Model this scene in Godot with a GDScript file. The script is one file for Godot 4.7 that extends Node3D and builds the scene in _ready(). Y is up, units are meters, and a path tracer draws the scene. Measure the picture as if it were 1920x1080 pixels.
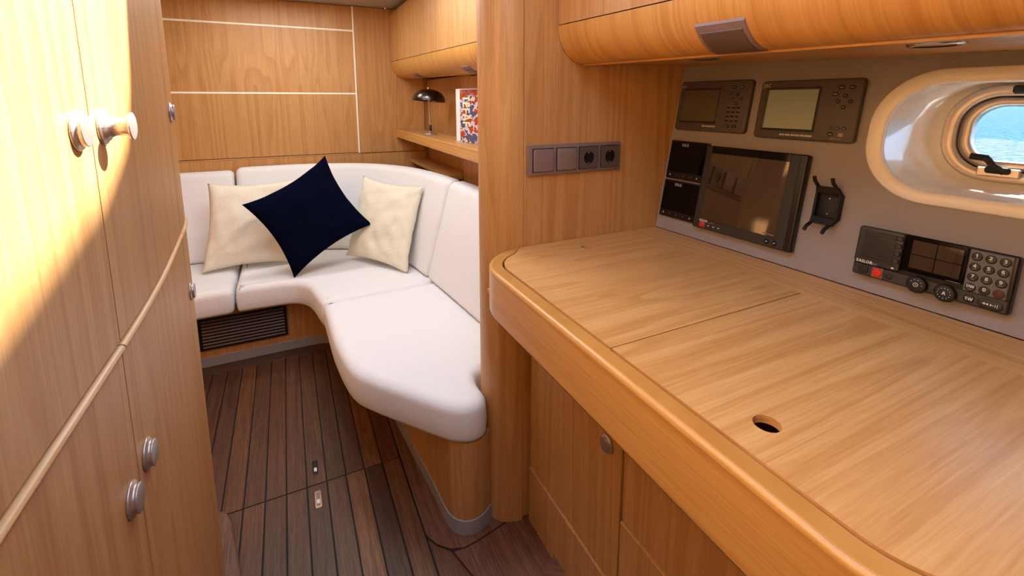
extends Node3D
# A yacht cabin: chart desk with instruments to starboard, L-shaped settee forward, wardrobe to port.
# Axes: x starboard, y up, -z forward; the cabin sole is y = 0.

var M := {}            # materials
var taken := {}        # names in use

# ---------------------------------------------------------------- mesh builder
class MB:
	var st := SurfaceTool.new()
	var grain := Vector3(0, 1, 0)
	var off := Vector2.ZERO
	var xf := Transform3D()
	func _init(g := Vector3(0, 1, 0), o := Vector2.ZERO) -> void:
		st.begin(Mesh.PRIMITIVE_TRIANGLES)
		grain = g
		off = o
		st.set_smooth_group(-1)
	func smooth(n: int) -> void:
		st.set_smooth_group(n)
	func auto_uv(p: Vector3, n: Vector3) -> Vector2:
		var g := grain
		if absf(n.dot(g)) > 0.85:
			g = Vector3(g.y, g.z, g.x)
		var t := n.cross(g).normalized()
		return Vector2(p.dot(t) + off.x, p.dot(g) * 0.5 + off.y)
	func vert(p: Vector3, uv: Vector2) -> void:
		st.set_uv(uv)
		st.add_vertex(xf * p)
	func tri_uv(a: Vector3, b: Vector3, c: Vector3, ua: Vector2, ub: Vector2, uc: Vector2) -> void:
		vert(a, ua); vert(c, uc); vert(b, ub)
	func tri(a: Vector3, b: Vector3, c: Vector3) -> void:
		var n := (b - a).cross(c - a)
		if n.length_squared() < 1e-18:
			return
		n = n.normalized()
		tri_uv(a, b, c, auto_uv(a, n), auto_uv(b, n), auto_uv(c, n))
	func quad(a: Vector3, b: Vector3, c: Vector3, d: Vector3) -> void:
		var n := (c - a).cross(d - b)
		if n.length_squared() < 1e-18:
			return
		n = n.normalized()
		var ua := auto_uv(a, n); var ub := auto_uv(b, n); var uc := auto_uv(c, n); var ud := auto_uv(d, n)
		tri_uv(a, b, c, ua, ub, uc)
		tri_uv(a, c, d, ua, uc, ud)
	# box with chamfered edges, centred on c
	func box(c: Vector3, s: Vector3, bevel := 0.0) -> void:
		var h := s * 0.5
		var b := minf(bevel, minf(h.x, minf(h.y, h.z)) * 0.95)
		st.set_smooth_group(-1)
		for ax in 3:
			for sg in [-1.0, 1.0]:
				var n := Vector3.ZERO; n[ax] = sg
				var u := Vector3.ZERO; u[(ax + 1) % 3] = 1.0
				var w := Vector3.ZERO; w[(ax + 2) % 3] = sg
				var hu: float = h[(ax + 1) % 3] - b
				var hw: float = h[(ax + 2) % 3] - b
				var o: Vector3 = c + n * h[ax]
				quad(o - u * hu - w * hw, o + u * hu - w * hw, o + u * hu + w * hw, o - u * hu + w * hw)
		if b <= 0.0:
			return
		for ax in 3:
			var i1 := (ax + 1) % 3; var i2 := (ax + 2) % 3
			for s1 in [-1.0, 1.0]:
				for s2 in [-1.0, 1.0]:
					var p := c; p[i1] += s1 * h[i1]; p[i2] += s2 * (h[i2] - b)
					var q := c; q[i1] += s1 * (h[i1] - b); q[i2] += s2 * h[i2]
					var e := Vector3.ZERO; e[ax] = h[ax] - b
					if s1 * s2 > 0:
						quad(p - e, q - e, q + e, p + e)
					else:
						quad(p + e, q + e, q - e, p - e)
		for sx in [-1.0, 1.0]:
			for sy in [-1.0, 1.0]:
				for sz in [-1.0, 1.0]:
					var px := c + Vector3(sx * h.x, sy * (h.y - b), sz * (h.z - b))
					var py := c + Vector3(sx * (h.x - b), sy * h.y, sz * (h.z - b))
					var pz := c + Vector3(sx * (h.x - b), sy * (h.y - b), sz * h.z)
					if sx * sy * sz > 0:
						tri(px, py, pz)
					else:
						tri(px, pz, py)
	# surface through rings of points; auto uv, or arc-length uv (along = v follows the rings' order)
	func loft(rings: Array, closed := false, group := 1, arc := 0) -> void:
		st.set_smooth_group(group)
		var n: int = rings[0].size()
		var along := [0.0]
		for i in range(1, rings.size()):
			along.append(along[i - 1] + rings[i][0].distance_to(rings[i - 1][0]))
		var around := [0.0]
		for j in range(1, n + 1):
			around.append(around[j - 1] + rings[0][j % n].distance_to(rings[0][j - 1]))
		for i in rings.size() - 1:
			for j in (n if closed else n - 1):
				var k := (j + 1) % n
				var a: Vector3 = rings[i][j]; var b: Vector3 = rings[i + 1][j]
				var c: Vector3 = rings[i + 1][k]; var d: Vector3 = rings[i][k]
				if arc == 0:
					quad(a, b, c, d)
					continue
				var uvs := []
				for pr in [[i, j], [i + 1, j], [i + 1, j + 1], [i, j + 1]]:
					var al: float = along[pr[0]]; var ar: float = around[pr[1]]
					uvs.append((Vector2(ar, al * 0.5) if arc == 1 else Vector2(al, ar * 0.5)) + off)
				if a.distance_squared_to(b) + c.distance_squared_to(d) < 1e-14:
					continue
				tri_uv(a, b, c, uvs[0], uvs[1], uvs[2])
				tri_uv(a, c, d, uvs[0], uvs[2], uvs[3])
	func fan(ring: Array, flip := false, group := -1) -> void:
		st.set_smooth_group(group)
		var c := Vector3.ZERO
		for p in ring:
			c += p
		c /= ring.size()
		for j in ring.size():
			var a: Vector3 = ring[j]; var b: Vector3 = ring[(j + 1) % ring.size()]
			if flip:
				tri(c, b, a)
			else:
				tri(c, a, b)
	# flat cap over any outline in the plane given by origin + x*ex + y*ey
	func cap(poly: PackedVector2Array, o: Vector3, ex: Vector3, ey: Vector3, flip := false, group := -1, guide := PackedVector2Array()) -> void:
		st.set_smooth_group(group)
		var idx := Geometry2D.triangulate_polygon(poly if guide.is_empty() else guide)
		var nn := ex.cross(ey)
		for t in range(0, idx.size(), 3):
			var a := o + ex * poly[idx[t]].x + ey * poly[idx[t]].y
			var b := o + ex * poly[idx[t + 1]].x + ey * poly[idx[t + 1]].y
			var c := o + ex * poly[idx[t + 2]].x + ey * poly[idx[t + 2]].y
			var up := (b - a).cross(c - a).dot(nn) > 0.0
			if up != flip:
				tri(a, b, c)
			else:
				tri(a, c, b)
	# prism of a plan outline with chamfered/rounded rims: ey is "up" in plan
	func prism(poly: PackedVector2Array, o: Vector3, ex: Vector3, ey: Vector3, ez: Vector3, z0: float, z1: float, r := 0.0, steps := 1) -> void:
		var pts := poly
		if MB.area(pts) < 0.0:
			pts = pts.duplicate(); pts.reverse()
		var flipped := ex.cross(ey).dot(ez) < 0.0
		var prof := []
		if r > 0.0:
			for k in steps + 1:
				var t := PI * 0.5 * k / steps
				prof.append(Vector2(r * (1.0 - sin(t)), z0 + r * (1.0 - cos(t))))
			prof.reverse(); prof.reverse()
			for k in steps + 1:
				var t := PI * 0.5 * k / steps
				prof.append(Vector2(r * (1.0 - cos(t)), z1 - r * (1.0 - sin(t))))
		else:
			prof = [Vector2(0, z0), Vector2(0, z1)]
		var rings := []
		var first: PackedVector2Array
		var last: PackedVector2Array
		for q in prof:
			var ins := MB.inset(pts, q.x)
			var ring := []
			for p in ins:
				ring.append(o + ex * p.x + ey * p.y + ez * q.y)
			if flipped:
				ring.reverse()
			rings.append(ring)
			last = ins
			if first.is_empty():
				first = ins
		rings.reverse()
		loft(rings, true, 1 if steps > 1 else -1)
		cap(last, o + ez * z1, ex, ey, flipped, 1 if steps > 1 else -1, pts)
		cap(first, o + ez * z0, ex, ey, not flipped, -1, pts)
	static func area(pts: PackedVector2Array) -> float:
		var s := 0.0
		for i in pts.size():
			s += pts[i].cross(pts[(i + 1) % pts.size()])
		return s * 0.5
	static func inset(pts: PackedVector2Array, d: float) -> PackedVector2Array:
		var out := PackedVector2Array()
		var n := pts.size()
		for i in n:
			var a := pts[(i + n - 1) % n]; var b := pts[i]; var c := pts[(i + 1) % n]
			var d1 := (b - a).normalized(); var d2 := (c - b).normalized()
			var n1 := Vector2(-d1.y, d1.x); var n2 := Vector2(-d2.y, d2.x)
			var m := (n1 + n2)
			if m.length() < 1e-4:
				out.append(b); continue
			m = m.normalized()
			out.append(b + m * d / maxf(0.45, m.dot(n1)))
		return out
	# turned shape: profile of (radius, height) about the y axis of xf
	func lathe(prof: Array, seg := 28, group := 1) -> void:
		var rings := []
		for s in seg + 1:
			var a := TAU * s / seg
			var ring := []
			for p in prof:
				ring.append(Vector3(p.x * cos(a), p.y, -p.x * sin(a)))
			rings.append(ring)
		loft(rings, false, group)
	func tube(path: Array, r: float, seg := 10, ends := true) -> void:
		var rings := []
		var side := Vector3.ZERO
		for i in path.size():
			var d: Vector3 = (path[mini(i + 1, path.size() - 1)] - path[maxi(i - 1, 0)]).normalized()
			if side == Vector3.ZERO:
				side = d.cross(Vector3(0.3, 0.8, 0.52)).normalized()
			side = (side - d * side.dot(d)).normalized()
			var up := d.cross(side)
			var ring := []
			for s in seg:
				var a := TAU * s / seg
				ring.append(path[i] + side * cos(a) * r + up * sin(a) * r)
			rings.append(ring)
		rings.reverse()
		loft(rings, true, 1)
		if ends:
			fan(rings[0], false); fan(rings[-1], true)
	func done() -> ArrayMesh:
		st.generate_normals()
		return st.commit()

# ---------------------------------------------------------------- naming and scene helpers
func numbered(n: String) -> String:
	if not taken.has(n):
		taken[n] = 0
		return n
	taken[n] += 1
	return "%s_%03d" % [n, taken[n]]

func thing(called: String, label: String, category: String, at := Transform3D(), group := "") -> Node3D:
	var o := Node3D.new()
	o.name = numbered(called)
	add_child(o)
	o.transform = at
	o.set_meta("label", label)
	o.set_meta("category", category)
	if group != "":
		o.set_meta("group", group)
	return o

func setting(called: String, label: String, category: String) -> Node3D:
	var o := thing(called, label, category)
	o.set_meta("kind", "structure")
	return o

func part(mb: MB, called: String, mat: Material, parent: Node3D, label := "") -> MeshInstance3D:
	return part_mesh(mb.done(), called, mat, parent, label)

func part_mesh(mesh: Mesh, called: String, mat: Material, parent: Node3D, label := "") -> MeshInstance3D:
	var o := MeshInstance3D.new()
	o.name = called
	o.mesh = mesh
	o.material_override = mat
	parent.add_child(o, true)
	if label != "":
		o.set_meta("label", label)
	return o

func lettering(words: String, height: float, at: Transform3D, mat: Material, parent: Node3D, called := "lettering", bold := true) -> MeshInstance3D:
	var t := TextMesh.new()
	var f := SystemFont.new()
	f.font_names = PackedStringArray(["Droid Sans"])
	f.font_weight = 700 if bold else 400
	t.font = f
	t.text = words
	t.font_size = 32
	t.pixel_size = height / 23.0
	t.depth = 0.0004
	t.curve_step = 2.0
	var o := part_mesh(t, called, mat, parent)
	o.transform = at
	return o

func rrect(x0: float, x1: float, y0: float, y1: float, r: float, n := 8) -> PackedVector2Array:
	var out := PackedVector2Array()
	for q in 4:
		var cx := x1 - r if q == 0 or q == 3 else x0 + r
		var cy := y1 - r if q < 2 else y0 + r
		for k in n + 1:
			var a := PI * 0.5 * (q + float(k) / n)
			out.append(Vector2(cx + r * cos(a), cy + r * sin(a)))
	return out

func ring3(p: PackedVector2Array, c: float) -> Array:
	var out := []
	for q in p:
		out.append(Vector3(q.x, q.y, c))
	return out

# points of a smooth curve through the given plan points
func curve(pts: Array, n: int) -> Array:
	var out := []
	for i in pts.size() - 1:
		var p0: Vector2 = pts[maxi(i - 1, 0)]; var p1: Vector2 = pts[i]
		var p2: Vector2 = pts[i + 1]; var p3: Vector2 = pts[mini(i + 2, pts.size() - 1)]
		for k in n:
			out.append(p1.cubic_interpolate(p2, p0, p3, float(k) / n))
	out.append(pts[-1])
	return out

func resample(poly: PackedVector2Array, step: float) -> PackedVector2Array:
	var out := PackedVector2Array()
	for i in poly.size():
		var a := poly[i]; var b := poly[(i + 1) % poly.size()]
		var n := maxi(1, int(ceil(a.distance_to(b) / step)))
		for k in n:
			out.append(a.lerp(b, float(k) / n))
	return out

# slab in plan (x,z) or (a,b) with one opening: outer outline and hole outline seen from inside the hole
func holed(mb: MB, outer: PackedVector2Array, hole: PackedVector2Array, o: Vector3, ex: Vector3, ey: Vector3, ez: Vector3, z0: float, z1: float) -> void:
	var c := Vector2.ZERO
	for p in hole:
		c += p
	c /= hole.size()
	var hr := resample(hole, 0.03)
	var ou := resample(outer, 0.12)
	var angles := []
	for p in hr:
		angles.append((p - c).angle())
	for p in ou:
		angles.append((p - c).angle())
	angles.sort()
	var oi := []
	var hi := []
	for a in angles:
		oi.append(hit(ou, c, a)); hi.append(hit(hr, c, a))
	mb.smooth(-1)
	var flip := ex.cross(ey).dot(ez) < 0.0
	for k in angles.size():
		var l := (k + 1) % angles.size()
		for lev in [z1, z0]:
			var a: Vector3 = o + ex * hi[k].x + ey * hi[k].y + ez * lev
			var b: Vector3 = o + ex * oi[k].x + ey * oi[k].y + ez * lev
			var d: Vector3 = o + ex * oi[l].x + ey * oi[l].y + ez * lev
			var e: Vector3 = o + ex * hi[l].x + ey * hi[l].y + ez * lev
			if (lev == z1) != flip:
				mb.quad(a, b, d, e)
			else:
				mb.quad(e, d, b, a)
		for wall in [[hi, 1], [oi, 0]]:
			var p: Vector2 = wall[0][k]; var q: Vector2 = wall[0][l]
			var a: Vector3 = o + ex * p.x + ey * p.y
			var b: Vector3 = o + ex * q.x + ey * q.y
			if (wall[1] == 1) != flip:
				mb.quad(a + ez * z0, a + ez * z1, b + ez * z1, b + ez * z0)
			else:
				mb.quad(b + ez * z0, b + ez * z1, a + ez * z1, a + ez * z0)

func hit(poly: PackedVector2Array, c: Vector2, ang: float) -> Vector2:
	var d := Vector2(cos(ang), sin(ang))
	var best := 1e9
	var out := c
	for i in poly.size():
		var a := poly[i]; var b := poly[(i + 1) % poly.size()]
		var e := b - a
		var den := d.cross(e)
		if absf(den) < 1e-12:
			continue
		var t := (a - c).cross(e) / den
		var s := (a - c).cross(d) / den
		if t > 0.0 and s >= -1e-6 and s <= 1.0 + 1e-6 and t < best:
			best = t
			out = c + d * t
	return out

# ---------------------------------------------------------------- materials
func plain(c: Color, rough := 0.5, metal := 0.0) -> StandardMaterial3D:
	var m := StandardMaterial3D.new()
	m.albedo_color = c
	m.roughness = rough
	m.metallic = metal
	return m

# veneer: contours of a stretched noise give the arched figure, fine streaks give the pores. Covers 1 m across, 2 m along.
func veneer_image(seed_: int, w: int, h: int, lines: float, figure: float, streak: float, light: Color, dark: Color) -> Image:
	var n1 := FastNoiseLite.new(); n1.seed = seed_; n1.frequency = 1.0; n1.fractal_octaves = 2; n1.noise_type = FastNoiseLite.TYPE_SIMPLEX_SMOOTH
	var n2 := FastNoiseLite.new(); n2.seed = seed_ + 7; n2.frequency = 1.0; n2.fractal_octaves = 2
	var n3 := FastNoiseLite.new(); n3.seed = seed_ + 13; n3.frequency = 1.0; n3.fractal_octaves = 1
	var data := PackedByteArray()
	data.resize(w * h * 3)
	var rad := 1.0 / TAU
	var i := 0
	for y in h:
		var v := 2.0 * y / h
		var fade := clampf((v - 1.8) / 0.2, 0.0, 1.0)
		for x in w:
			var a := TAU * x / w
			var cx := cos(a) * rad; var cz := sin(a) * rad
			var f := n1.get_noise_3d(cx * 8.0, cz * 8.0, v * 0.28)
			if fade > 0.0:
				f = lerpf(f, n1.get_noise_3d(cx * 8.0, cz * 8.0, (v - 2.0) * 0.28), fade)
			var s := n2.get_noise_3d(cx * 190.0, cz * 190.0, v * 3.0)
			var t := f * lines + s * 0.07
			t = t - floorf(t)
			var band := t * t * (1.0 - smoothstep(0.86, 1.0, t))
			var fine := n3.get_noise_3d(cx * 620.0, cz * 620.0, v * 16.0)
			var k := clampf(0.30 + band * figure + s * streak + fine * streak * 0.75, 0.0, 1.0)
			data[i] = int(255.0 * lerpf(light.r, dark.r, k))
			data[i + 1] = int(255.0 * lerpf(light.g, dark.g, k))
			data[i + 2] = int(255.0 * lerpf(light.b, dark.b, k))
			i += 3
	return Image.create_from_data(w, h, false, Image.FORMAT_RGB8, data)

func wood(tex: Texture2D, tint: Color, rough: float, coat := 0.0) -> StandardMaterial3D:
	var m := plain(tint, rough)
	m.albedo_texture = tex
	if coat > 0.0:
		m.clearcoat_enabled = true
		m.clearcoat = coat
		m.clearcoat_roughness = 0.25
	return m

func noise_normal(freq: float, strength: float, seed_: int, size := 512) -> NoiseTexture2D:
	var n := FastNoiseLite.new()
	n.seed = seed_; n.frequency = freq; n.fractal_octaves = 3
	var t := NoiseTexture2D.new()
	t.width = size; t.height = size; t.seamless = true
	t.as_normal_map = true; t.bump_strength = strength; t.noise = n
	return t

func cloth(c: Color, bump: float, scale: float, rough := 0.9) -> StandardMaterial3D:
	var m := plain(c, rough)
	m.normal_enabled = true
	m.normal_texture = noise_normal(0.02, bump, 5)
	m.uv1_triplanar = true
	m.uv1_scale = Vector3.ONE * scale
	m.rim_enabled = true
	m.rim = 0.15
	return m

func make_materials() -> void:
	var ven := ImageTexture.create_from_image(veneer_image(11, 1024, 1024, 2.5, 0.42, 0.19, Color(1, 1, 1), Color(0.80, 0.69, 0.55)))
	var teak := ImageTexture.create_from_image(veneer_image(41, 512, 512, 3.0, 0.4, 0.5, Color(1, 1, 1), Color(0.66, 0.58, 0.52)))
	M.veneer = wood(ven, Color(0.815, 0.635, 0.41), 0.42)
	M.desk = wood(ven, Color(0.885, 0.705, 0.465), 0.34, 0.25)
	M.solid = wood(ven, Color(0.845, 0.65, 0.365), 0.36, 0.2)
	M.bead = wood(ven, Color(0.90, 0.74, 0.54), 0.35)
	M.teak = []
	for c in [Color(0.47, 0.315, 0.19), Color(0.405, 0.27, 0.17), Color(0.53, 0.36, 0.21), Color(0.36, 0.235, 0.155), Color(0.44, 0.285, 0.175), Color(0.385, 0.26, 0.16)]:
		M.teak.append(wood(teak, c, 0.48))
	M.margin = wood(teak, Color(0.50, 0.34, 0.25), 0.5)
	M.caulk = plain(Color(0.07, 0.05, 0.045), 0.7)
	M.strip = plain(Color(0.99, 0.96, 0.89), 0.4)
	M.ceiling = plain(Color(0.70, 0.66, 0.60), 0.75)
	M.white_cloth = cloth(Color(0.90, 0.90, 0.90), 1.2, 4.0)
	M.cream_cloth = cloth(Color(0.90, 0.88, 0.80), 3.0, 5.0)
	M.navy_cloth = cloth(Color(0.03, 0.045, 0.12), 4.0, 6.0, 1.0)
	M.navy_cloth.rim_enabled = false
	M.navy_cloth.metallic_specular = 0.1
	M.steel = plain(Color(0.76, 0.71, 0.68), 0.36, 0.8)
	M.chrome = plain(Color(0.85, 0.84, 0.83), 0.14, 1.0)
	M.bronze = plain(Color(0.55, 0.47, 0.45), 0.38, 0.3)
	M.bronze_dark = plain(Color(0.40, 0.33, 0.31), 0.42, 0.3)
	M.skirt = plain(Color(0.62, 0.62, 0.63), 0.4, 0.1)
	M.grey_panel = plain(Color(0.575, 0.55, 0.545), 0.6)
	M.grey_panel.normal_enabled = true
	M.grey_panel.normal_texture = noise_normal(0.12, 0.7, 3)
	M.grey_panel.uv1_triplanar = true
	M.grey_panel.uv1_scale = Vector3.ONE * 6.0
	M.case_grey = plain(Color(0.30, 0.275, 0.26), 0.5)
	M.case_dark = plain(Color(0.17, 0.165, 0.16), 0.45)
	M.case_black = plain(Color(0.055, 0.055, 0.06), 0.35)
	M.matt_black = plain(Color(0.04, 0.04, 0.042), 0.6)
	M.keypad = plain(Color(0.37, 0.36, 0.35), 0.45)
	M.key = plain(Color(0.05, 0.05, 0.055), 0.45)
	M.key_red = plain(Color(0.28, 0.06, 0.06), 0.45)
	M.gloss_black = plain(Color(0.02, 0.02, 0.022), 0.06)
	M.gloss_black.metallic_specular = 0.3
	M.screen_brown = plain(Color(0.20, 0.15, 0.11), 0.05)
	M.screen_brown.clearcoat_enabled = true
	M.screen_brown.clearcoat = 1.0
	M.screen_brown.clearcoat_roughness = 0.02
	M.lcd_dull = plain(Color(0.33, 0.30, 0.24), 0.2)
	M.lcd_green = plain(Color(0.56, 0.62, 0.58), 0.22)
	M.print_white = plain(Color(0.88, 0.88, 0.87), 0.6)
	M.print_grey = plain(Color(0.60, 0.58, 0.56), 0.6)
	M.red = plain(Color(0.86, 0.13, 0.10), 0.4)
	M.orange_frame = plain(Color(0.50, 0.33, 0.27), 0.5)
	M.gelcoat = plain(Color(0.94, 0.945, 0.95), 0.08)
	M.gelcoat.metallic_specular = 1.0
	M.gelcoat.clearcoat_enabled = true
	M.gelcoat.clearcoat = 1.0
	M.gelcoat.clearcoat_roughness = 0.05
	M.trim_white = plain(Color(0.95, 0.94, 0.92), 0.32)
	M.alloy = plain(Color(0.78, 0.74, 0.70), 0.4, 0.75)
	M.rubber = plain(Color(0.05, 0.05, 0.06), 0.7)
	M.pane = plain(Color(0.4, 0.7, 0.75, 0.12), 0.02)
	M.pane.transparency = BaseMaterial3D.TRANSPARENCY_ALPHA
	M.lens = plain(Color(0.8, 0.8, 0.78), 0.15)
	M.paper = plain(Color(0.93, 0.92, 0.90), 0.6)
	M.hull = plain(Color(0.85, 0.85, 0.84), 0.5)
	var sea := plain(Color(1, 1, 1), 0.3)
	var wave_glints := FastNoiseLite.new(); wave_glints.seed = 77; wave_glints.frequency = 0.04; wave_glints.fractal_octaves = 4
	var glint_ramp := Gradient.new()
	glint_ramp.offsets = PackedFloat32Array([0.0, 0.4, 0.6, 1.0])
	glint_ramp.colors = PackedColorArray([Color(0.01, 0.15, 0.22), Color(0.03, 0.215, 0.27), Color(0.07, 0.27, 0.31), Color(0.20, 0.35, 0.37)])  # pale end paints wave glints into the water colour
	var st := NoiseTexture2D.new(); st.width = 512; st.height = 512; st.seamless = true; st.noise = wave_glints; st.color_ramp = glint_ramp
	sea.albedo_texture = st
	sea.metallic_specular = 0.05
	sea.normal_enabled = true
	sea.normal_texture = noise_normal(0.03, 14.0, 21)
	sea.normal_scale = 1.0
	sea.uv1_triplanar = true
	sea.uv1_world_triplanar = true
	sea.uv1_scale = Vector3(0.10, 0.10, 0.14)
	M.sea = sea

# ---------------------------------------------------------------- the frame of the slanted instrument panel
# local x runs aft along the panel, local y up its slope, local z out of it into the cabin
const PANEL := Transform3D(Basis(Vector3(0.0568474, 0.0, 0.9983829), Vector3(0.1781515, 0.9839508, -0.0101439), Vector3(-0.9823596, 0.1784401, 0.0559351)), Vector3(1.075, 0.89, -1.12))

func sheer(z: float) -> float:      # the lockers follow the sheer of the deck
	return -0.025 * (z + 1.12)

func _ready() -> void:
	# ---- camera
	var cam := Camera3D.new()
	cam.name = "camera"
	cam.projection = Camera3D.PROJECTION_FRUSTUM
	cam.near = 0.02
	cam.far = 3000.0
	cam.size = 1080.0 / 865.0 * 0.02
	cam.frustum_offset = Vector2(0.0, -(540.0 - 324.3) / 865.0 * 0.02)
	cam.position = Vector3(0, 1.3, 0)
	cam.rotation = Vector3(-0.1555, -0.4556, 0.0)
	add_child(cam)
	cam.current = true
	# ---- sky, exposure
	var sky_mat := ProceduralSkyMaterial.new()
	sky_mat.sky_top_color = Color(0.70, 0.79, 0.92)
	sky_mat.sky_horizon_color = Color(0.68, 0.83, 1.0)
	sky_mat.sky_curve = 0.2
	sky_mat.ground_horizon_color = Color(0.55, 0.75, 0.82)
	sky_mat.ground_bottom_color = Color(0.15, 0.35, 0.42)
	sky_mat.sun_angle_max = 4.0
	var sky := Sky.new()
	sky.sky_material = sky_mat
	var env := Environment.new()
	env.background_mode = Environment.BG_SKY
	env.sky = sky
	env.background_energy_multiplier = 6.8
	env.tonemap_mode = Environment.TONE_MAPPER_LINEAR
	env.tonemap_exposure = 0.95
	env.sdfgi_enabled = true
	env.ssao_enabled = true
	env.ssil_enabled = true
	var we := WorldEnvironment.new()
	we.name = "world"
	we.environment = env
	add_child(we)
	# ---- sun: high on the starboard side, falls through the overhead hatch on the wardrobe
	var sun := DirectionalLight3D.new()
	sun.name = "sun"
	sun.light_color = Color(1.0, 0.98, 0.95)
	sun.light_energy = 13.0
	sun.light_angular_distance = 2.5
	sun.shadow_enabled = true
	add_child(sun)
	sun.look_at_from_position(Vector3.ZERO, Vector3(-1.0, -1.2, 0.4), Vector3(0, 0, 1))
	make_materials()
	build_shell()
	build_floor()
	build_lights()
	build_wardrobe()
	build_forward_bulkhead()
	build_nav_bulkhead()
	build_settee()
	build_lockers_and_shelf()
	build_desk()
	build_panel_and_port()
	build_instruments()
	build_small_things()

# ---------------------------------------------------------------- shell
func hatch_outline() -> PackedVector2Array:  # unseen hatch, outlined to shape the sun patch on the wardrobe
	var pts := [Vector2(0.45, 0.45), Vector2(0.46, -0.35), Vector2(0.446, -0.687), Vector2(0.4025, -0.913), Vector2(0.355, -1.008), Vector2(0.29, -1.03), Vector2(0.15, -1.03), Vector2(0.0, -1.02), Vector2(-0.05, -0.98), Vector2(-0.05, 0.40), Vector2(0.0, 0.45)]
	return PackedVector2Array(pts)

func build_shell() -> void:
	# overhead: two slabs of headlining, each with an unseen opening placed to let daylight in
	var c := setting("ceiling", "grey-beige headlining panel above the cabin", "ceiling")
	var mb := MB.new(Vector3(0, 0, 1))
	holed(mb, PackedVector2Array([Vector2(-1.06, -1.2), Vector2(1.45, -1.2), Vector2(1.45, 1.66), Vector2(-1.06, 1.66)]), hatch_outline(), Vector3.ZERO, Vector3.RIGHT, Vector3.BACK, Vector3.UP, 1.88, 1.91)
	part(mb, "headlining_panel", M.ceiling, c)
	mb = MB.new(Vector3(0, 0, 1))
	holed(mb, PackedVector2Array([Vector2(-1.06, -3.16), Vector2(1.45, -3.16), Vector2(1.45, -1.2), Vector2(-1.06, -1.2)]), rrect(-0.42, 0.16, -2.15, -1.45, 0.06, 5), Vector3.ZERO, Vector3.RIGHT, Vector3.BACK, Vector3.UP, 1.88, 1.91)
	part(mb, "headlining_panel", M.ceiling, c)
	mb = MB.new()
	mb.xf = Transform3D(Basis(), Vector3(0.616, 1.869, -3.07))
	mb.lathe([Vector2(0, -0.004), Vector2(0.008, -0.002), Vector2(0.010, 0.004), Vector2(0.010, 0.0105)], 16)
	part(mb, "button", M.chrome, c, "small round chrome button on the headlining")
	# hull and end walls
	var w := setting("wall_port", "plain wooden lining on the port side behind the wardrobe", "wall")
	mb = MB.new(Vector3(0, 1, 0))
	mb.box(Vector3(-1.03, 0.94, -0.75), Vector3(0.06, 1.88, 4.8))
	part(mb, "lining", M.veneer, w)
	w = setting("wall_aft", "plain wooden bulkhead at the aft end of the cabin", "wall")
	mb = MB.new(Vector3(0, 1, 0), Vector2(0.3, 0.2))
	mb.box(Vector3(0.19, 0.94, 1.63), Vector3(2.5, 1.88, 0.06))
	part(mb, "lining", M.veneer, w)
	w = setting("wall_starboard", "hull side to starboard outside the instrument panel", "wall")
	mb = MB.new(Vector3(0, 1, 0))
	holed(mb, PackedVector2Array([Vector2(-2.1, -0.95), Vector2(2.85, -0.95), Vector2(2.85, 1.02), Vector2(-2.1, 1.02)]), rrect(0.655, 0.985, 0.288, 0.452, 0.07, 6), Vector3.ZERO, Vector3.RIGHT, Vector3.UP, Vector3.BACK, -0.165, -0.125)
	part(mb, "hull_side", M.hull, w)
	w.transform = PANEL

func build_lights() -> void:
	# flat opal light panels out of view under the headlining, placed to light the settee
	for e in [[Vector3(0.32, 1.872, -1.75), Vector2(0.22, 0.50), 0.60, "unseen flat opal ceiling light placed to light the settee"], [Vector3(0.0, 1.872, -2.62), Vector2(0.60, 0.22), 0.55, "unseen flat opal ceiling light near the forward bulkhead, placed to light the seat"]]:
		var t := thing("unseen_ceiling_light", e[3], "lamp", Transform3D(Basis(), e[0]), "unseen opal ceiling lights")
		var mb := MB.new()
		mb.box(Vector3(0, 0.001, 0), Vector3(e[1].x + 0.02, 0.012, e[1].y + 0.02), 0.003)
		part(mb, "housing", M.alloy, t)
		mb = MB.new()
		mb.box(Vector3(0, -0.007, 0), Vector3(e[1].x, 0.004, e[1].y), 0.001)
		var g := plain(Color(1, 1, 1), 0.5)
		g.emission_enabled = true
		g.emission = Color(1.0, 0.985, 0.96)
		g.emission_energy_multiplier = 3.0
		part(mb, "unseen_light_diffuser", g, t)
		var l := AreaLight3D.new()
		l.name = "light"
		l.area_size = e[1]
		l.light_color = Color(1.0, 0.985, 0.96)
		l.light_energy = e[2]
		if "area_range" in l:
			l.set("area_range", 8.0)
		l.shadow_enabled = true
		t.add_child(l)
		l.transform = Transform3D(Basis(Vector3.RIGHT, -PI * 0.5), Vector3(0, -0.0105, 0))

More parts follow.
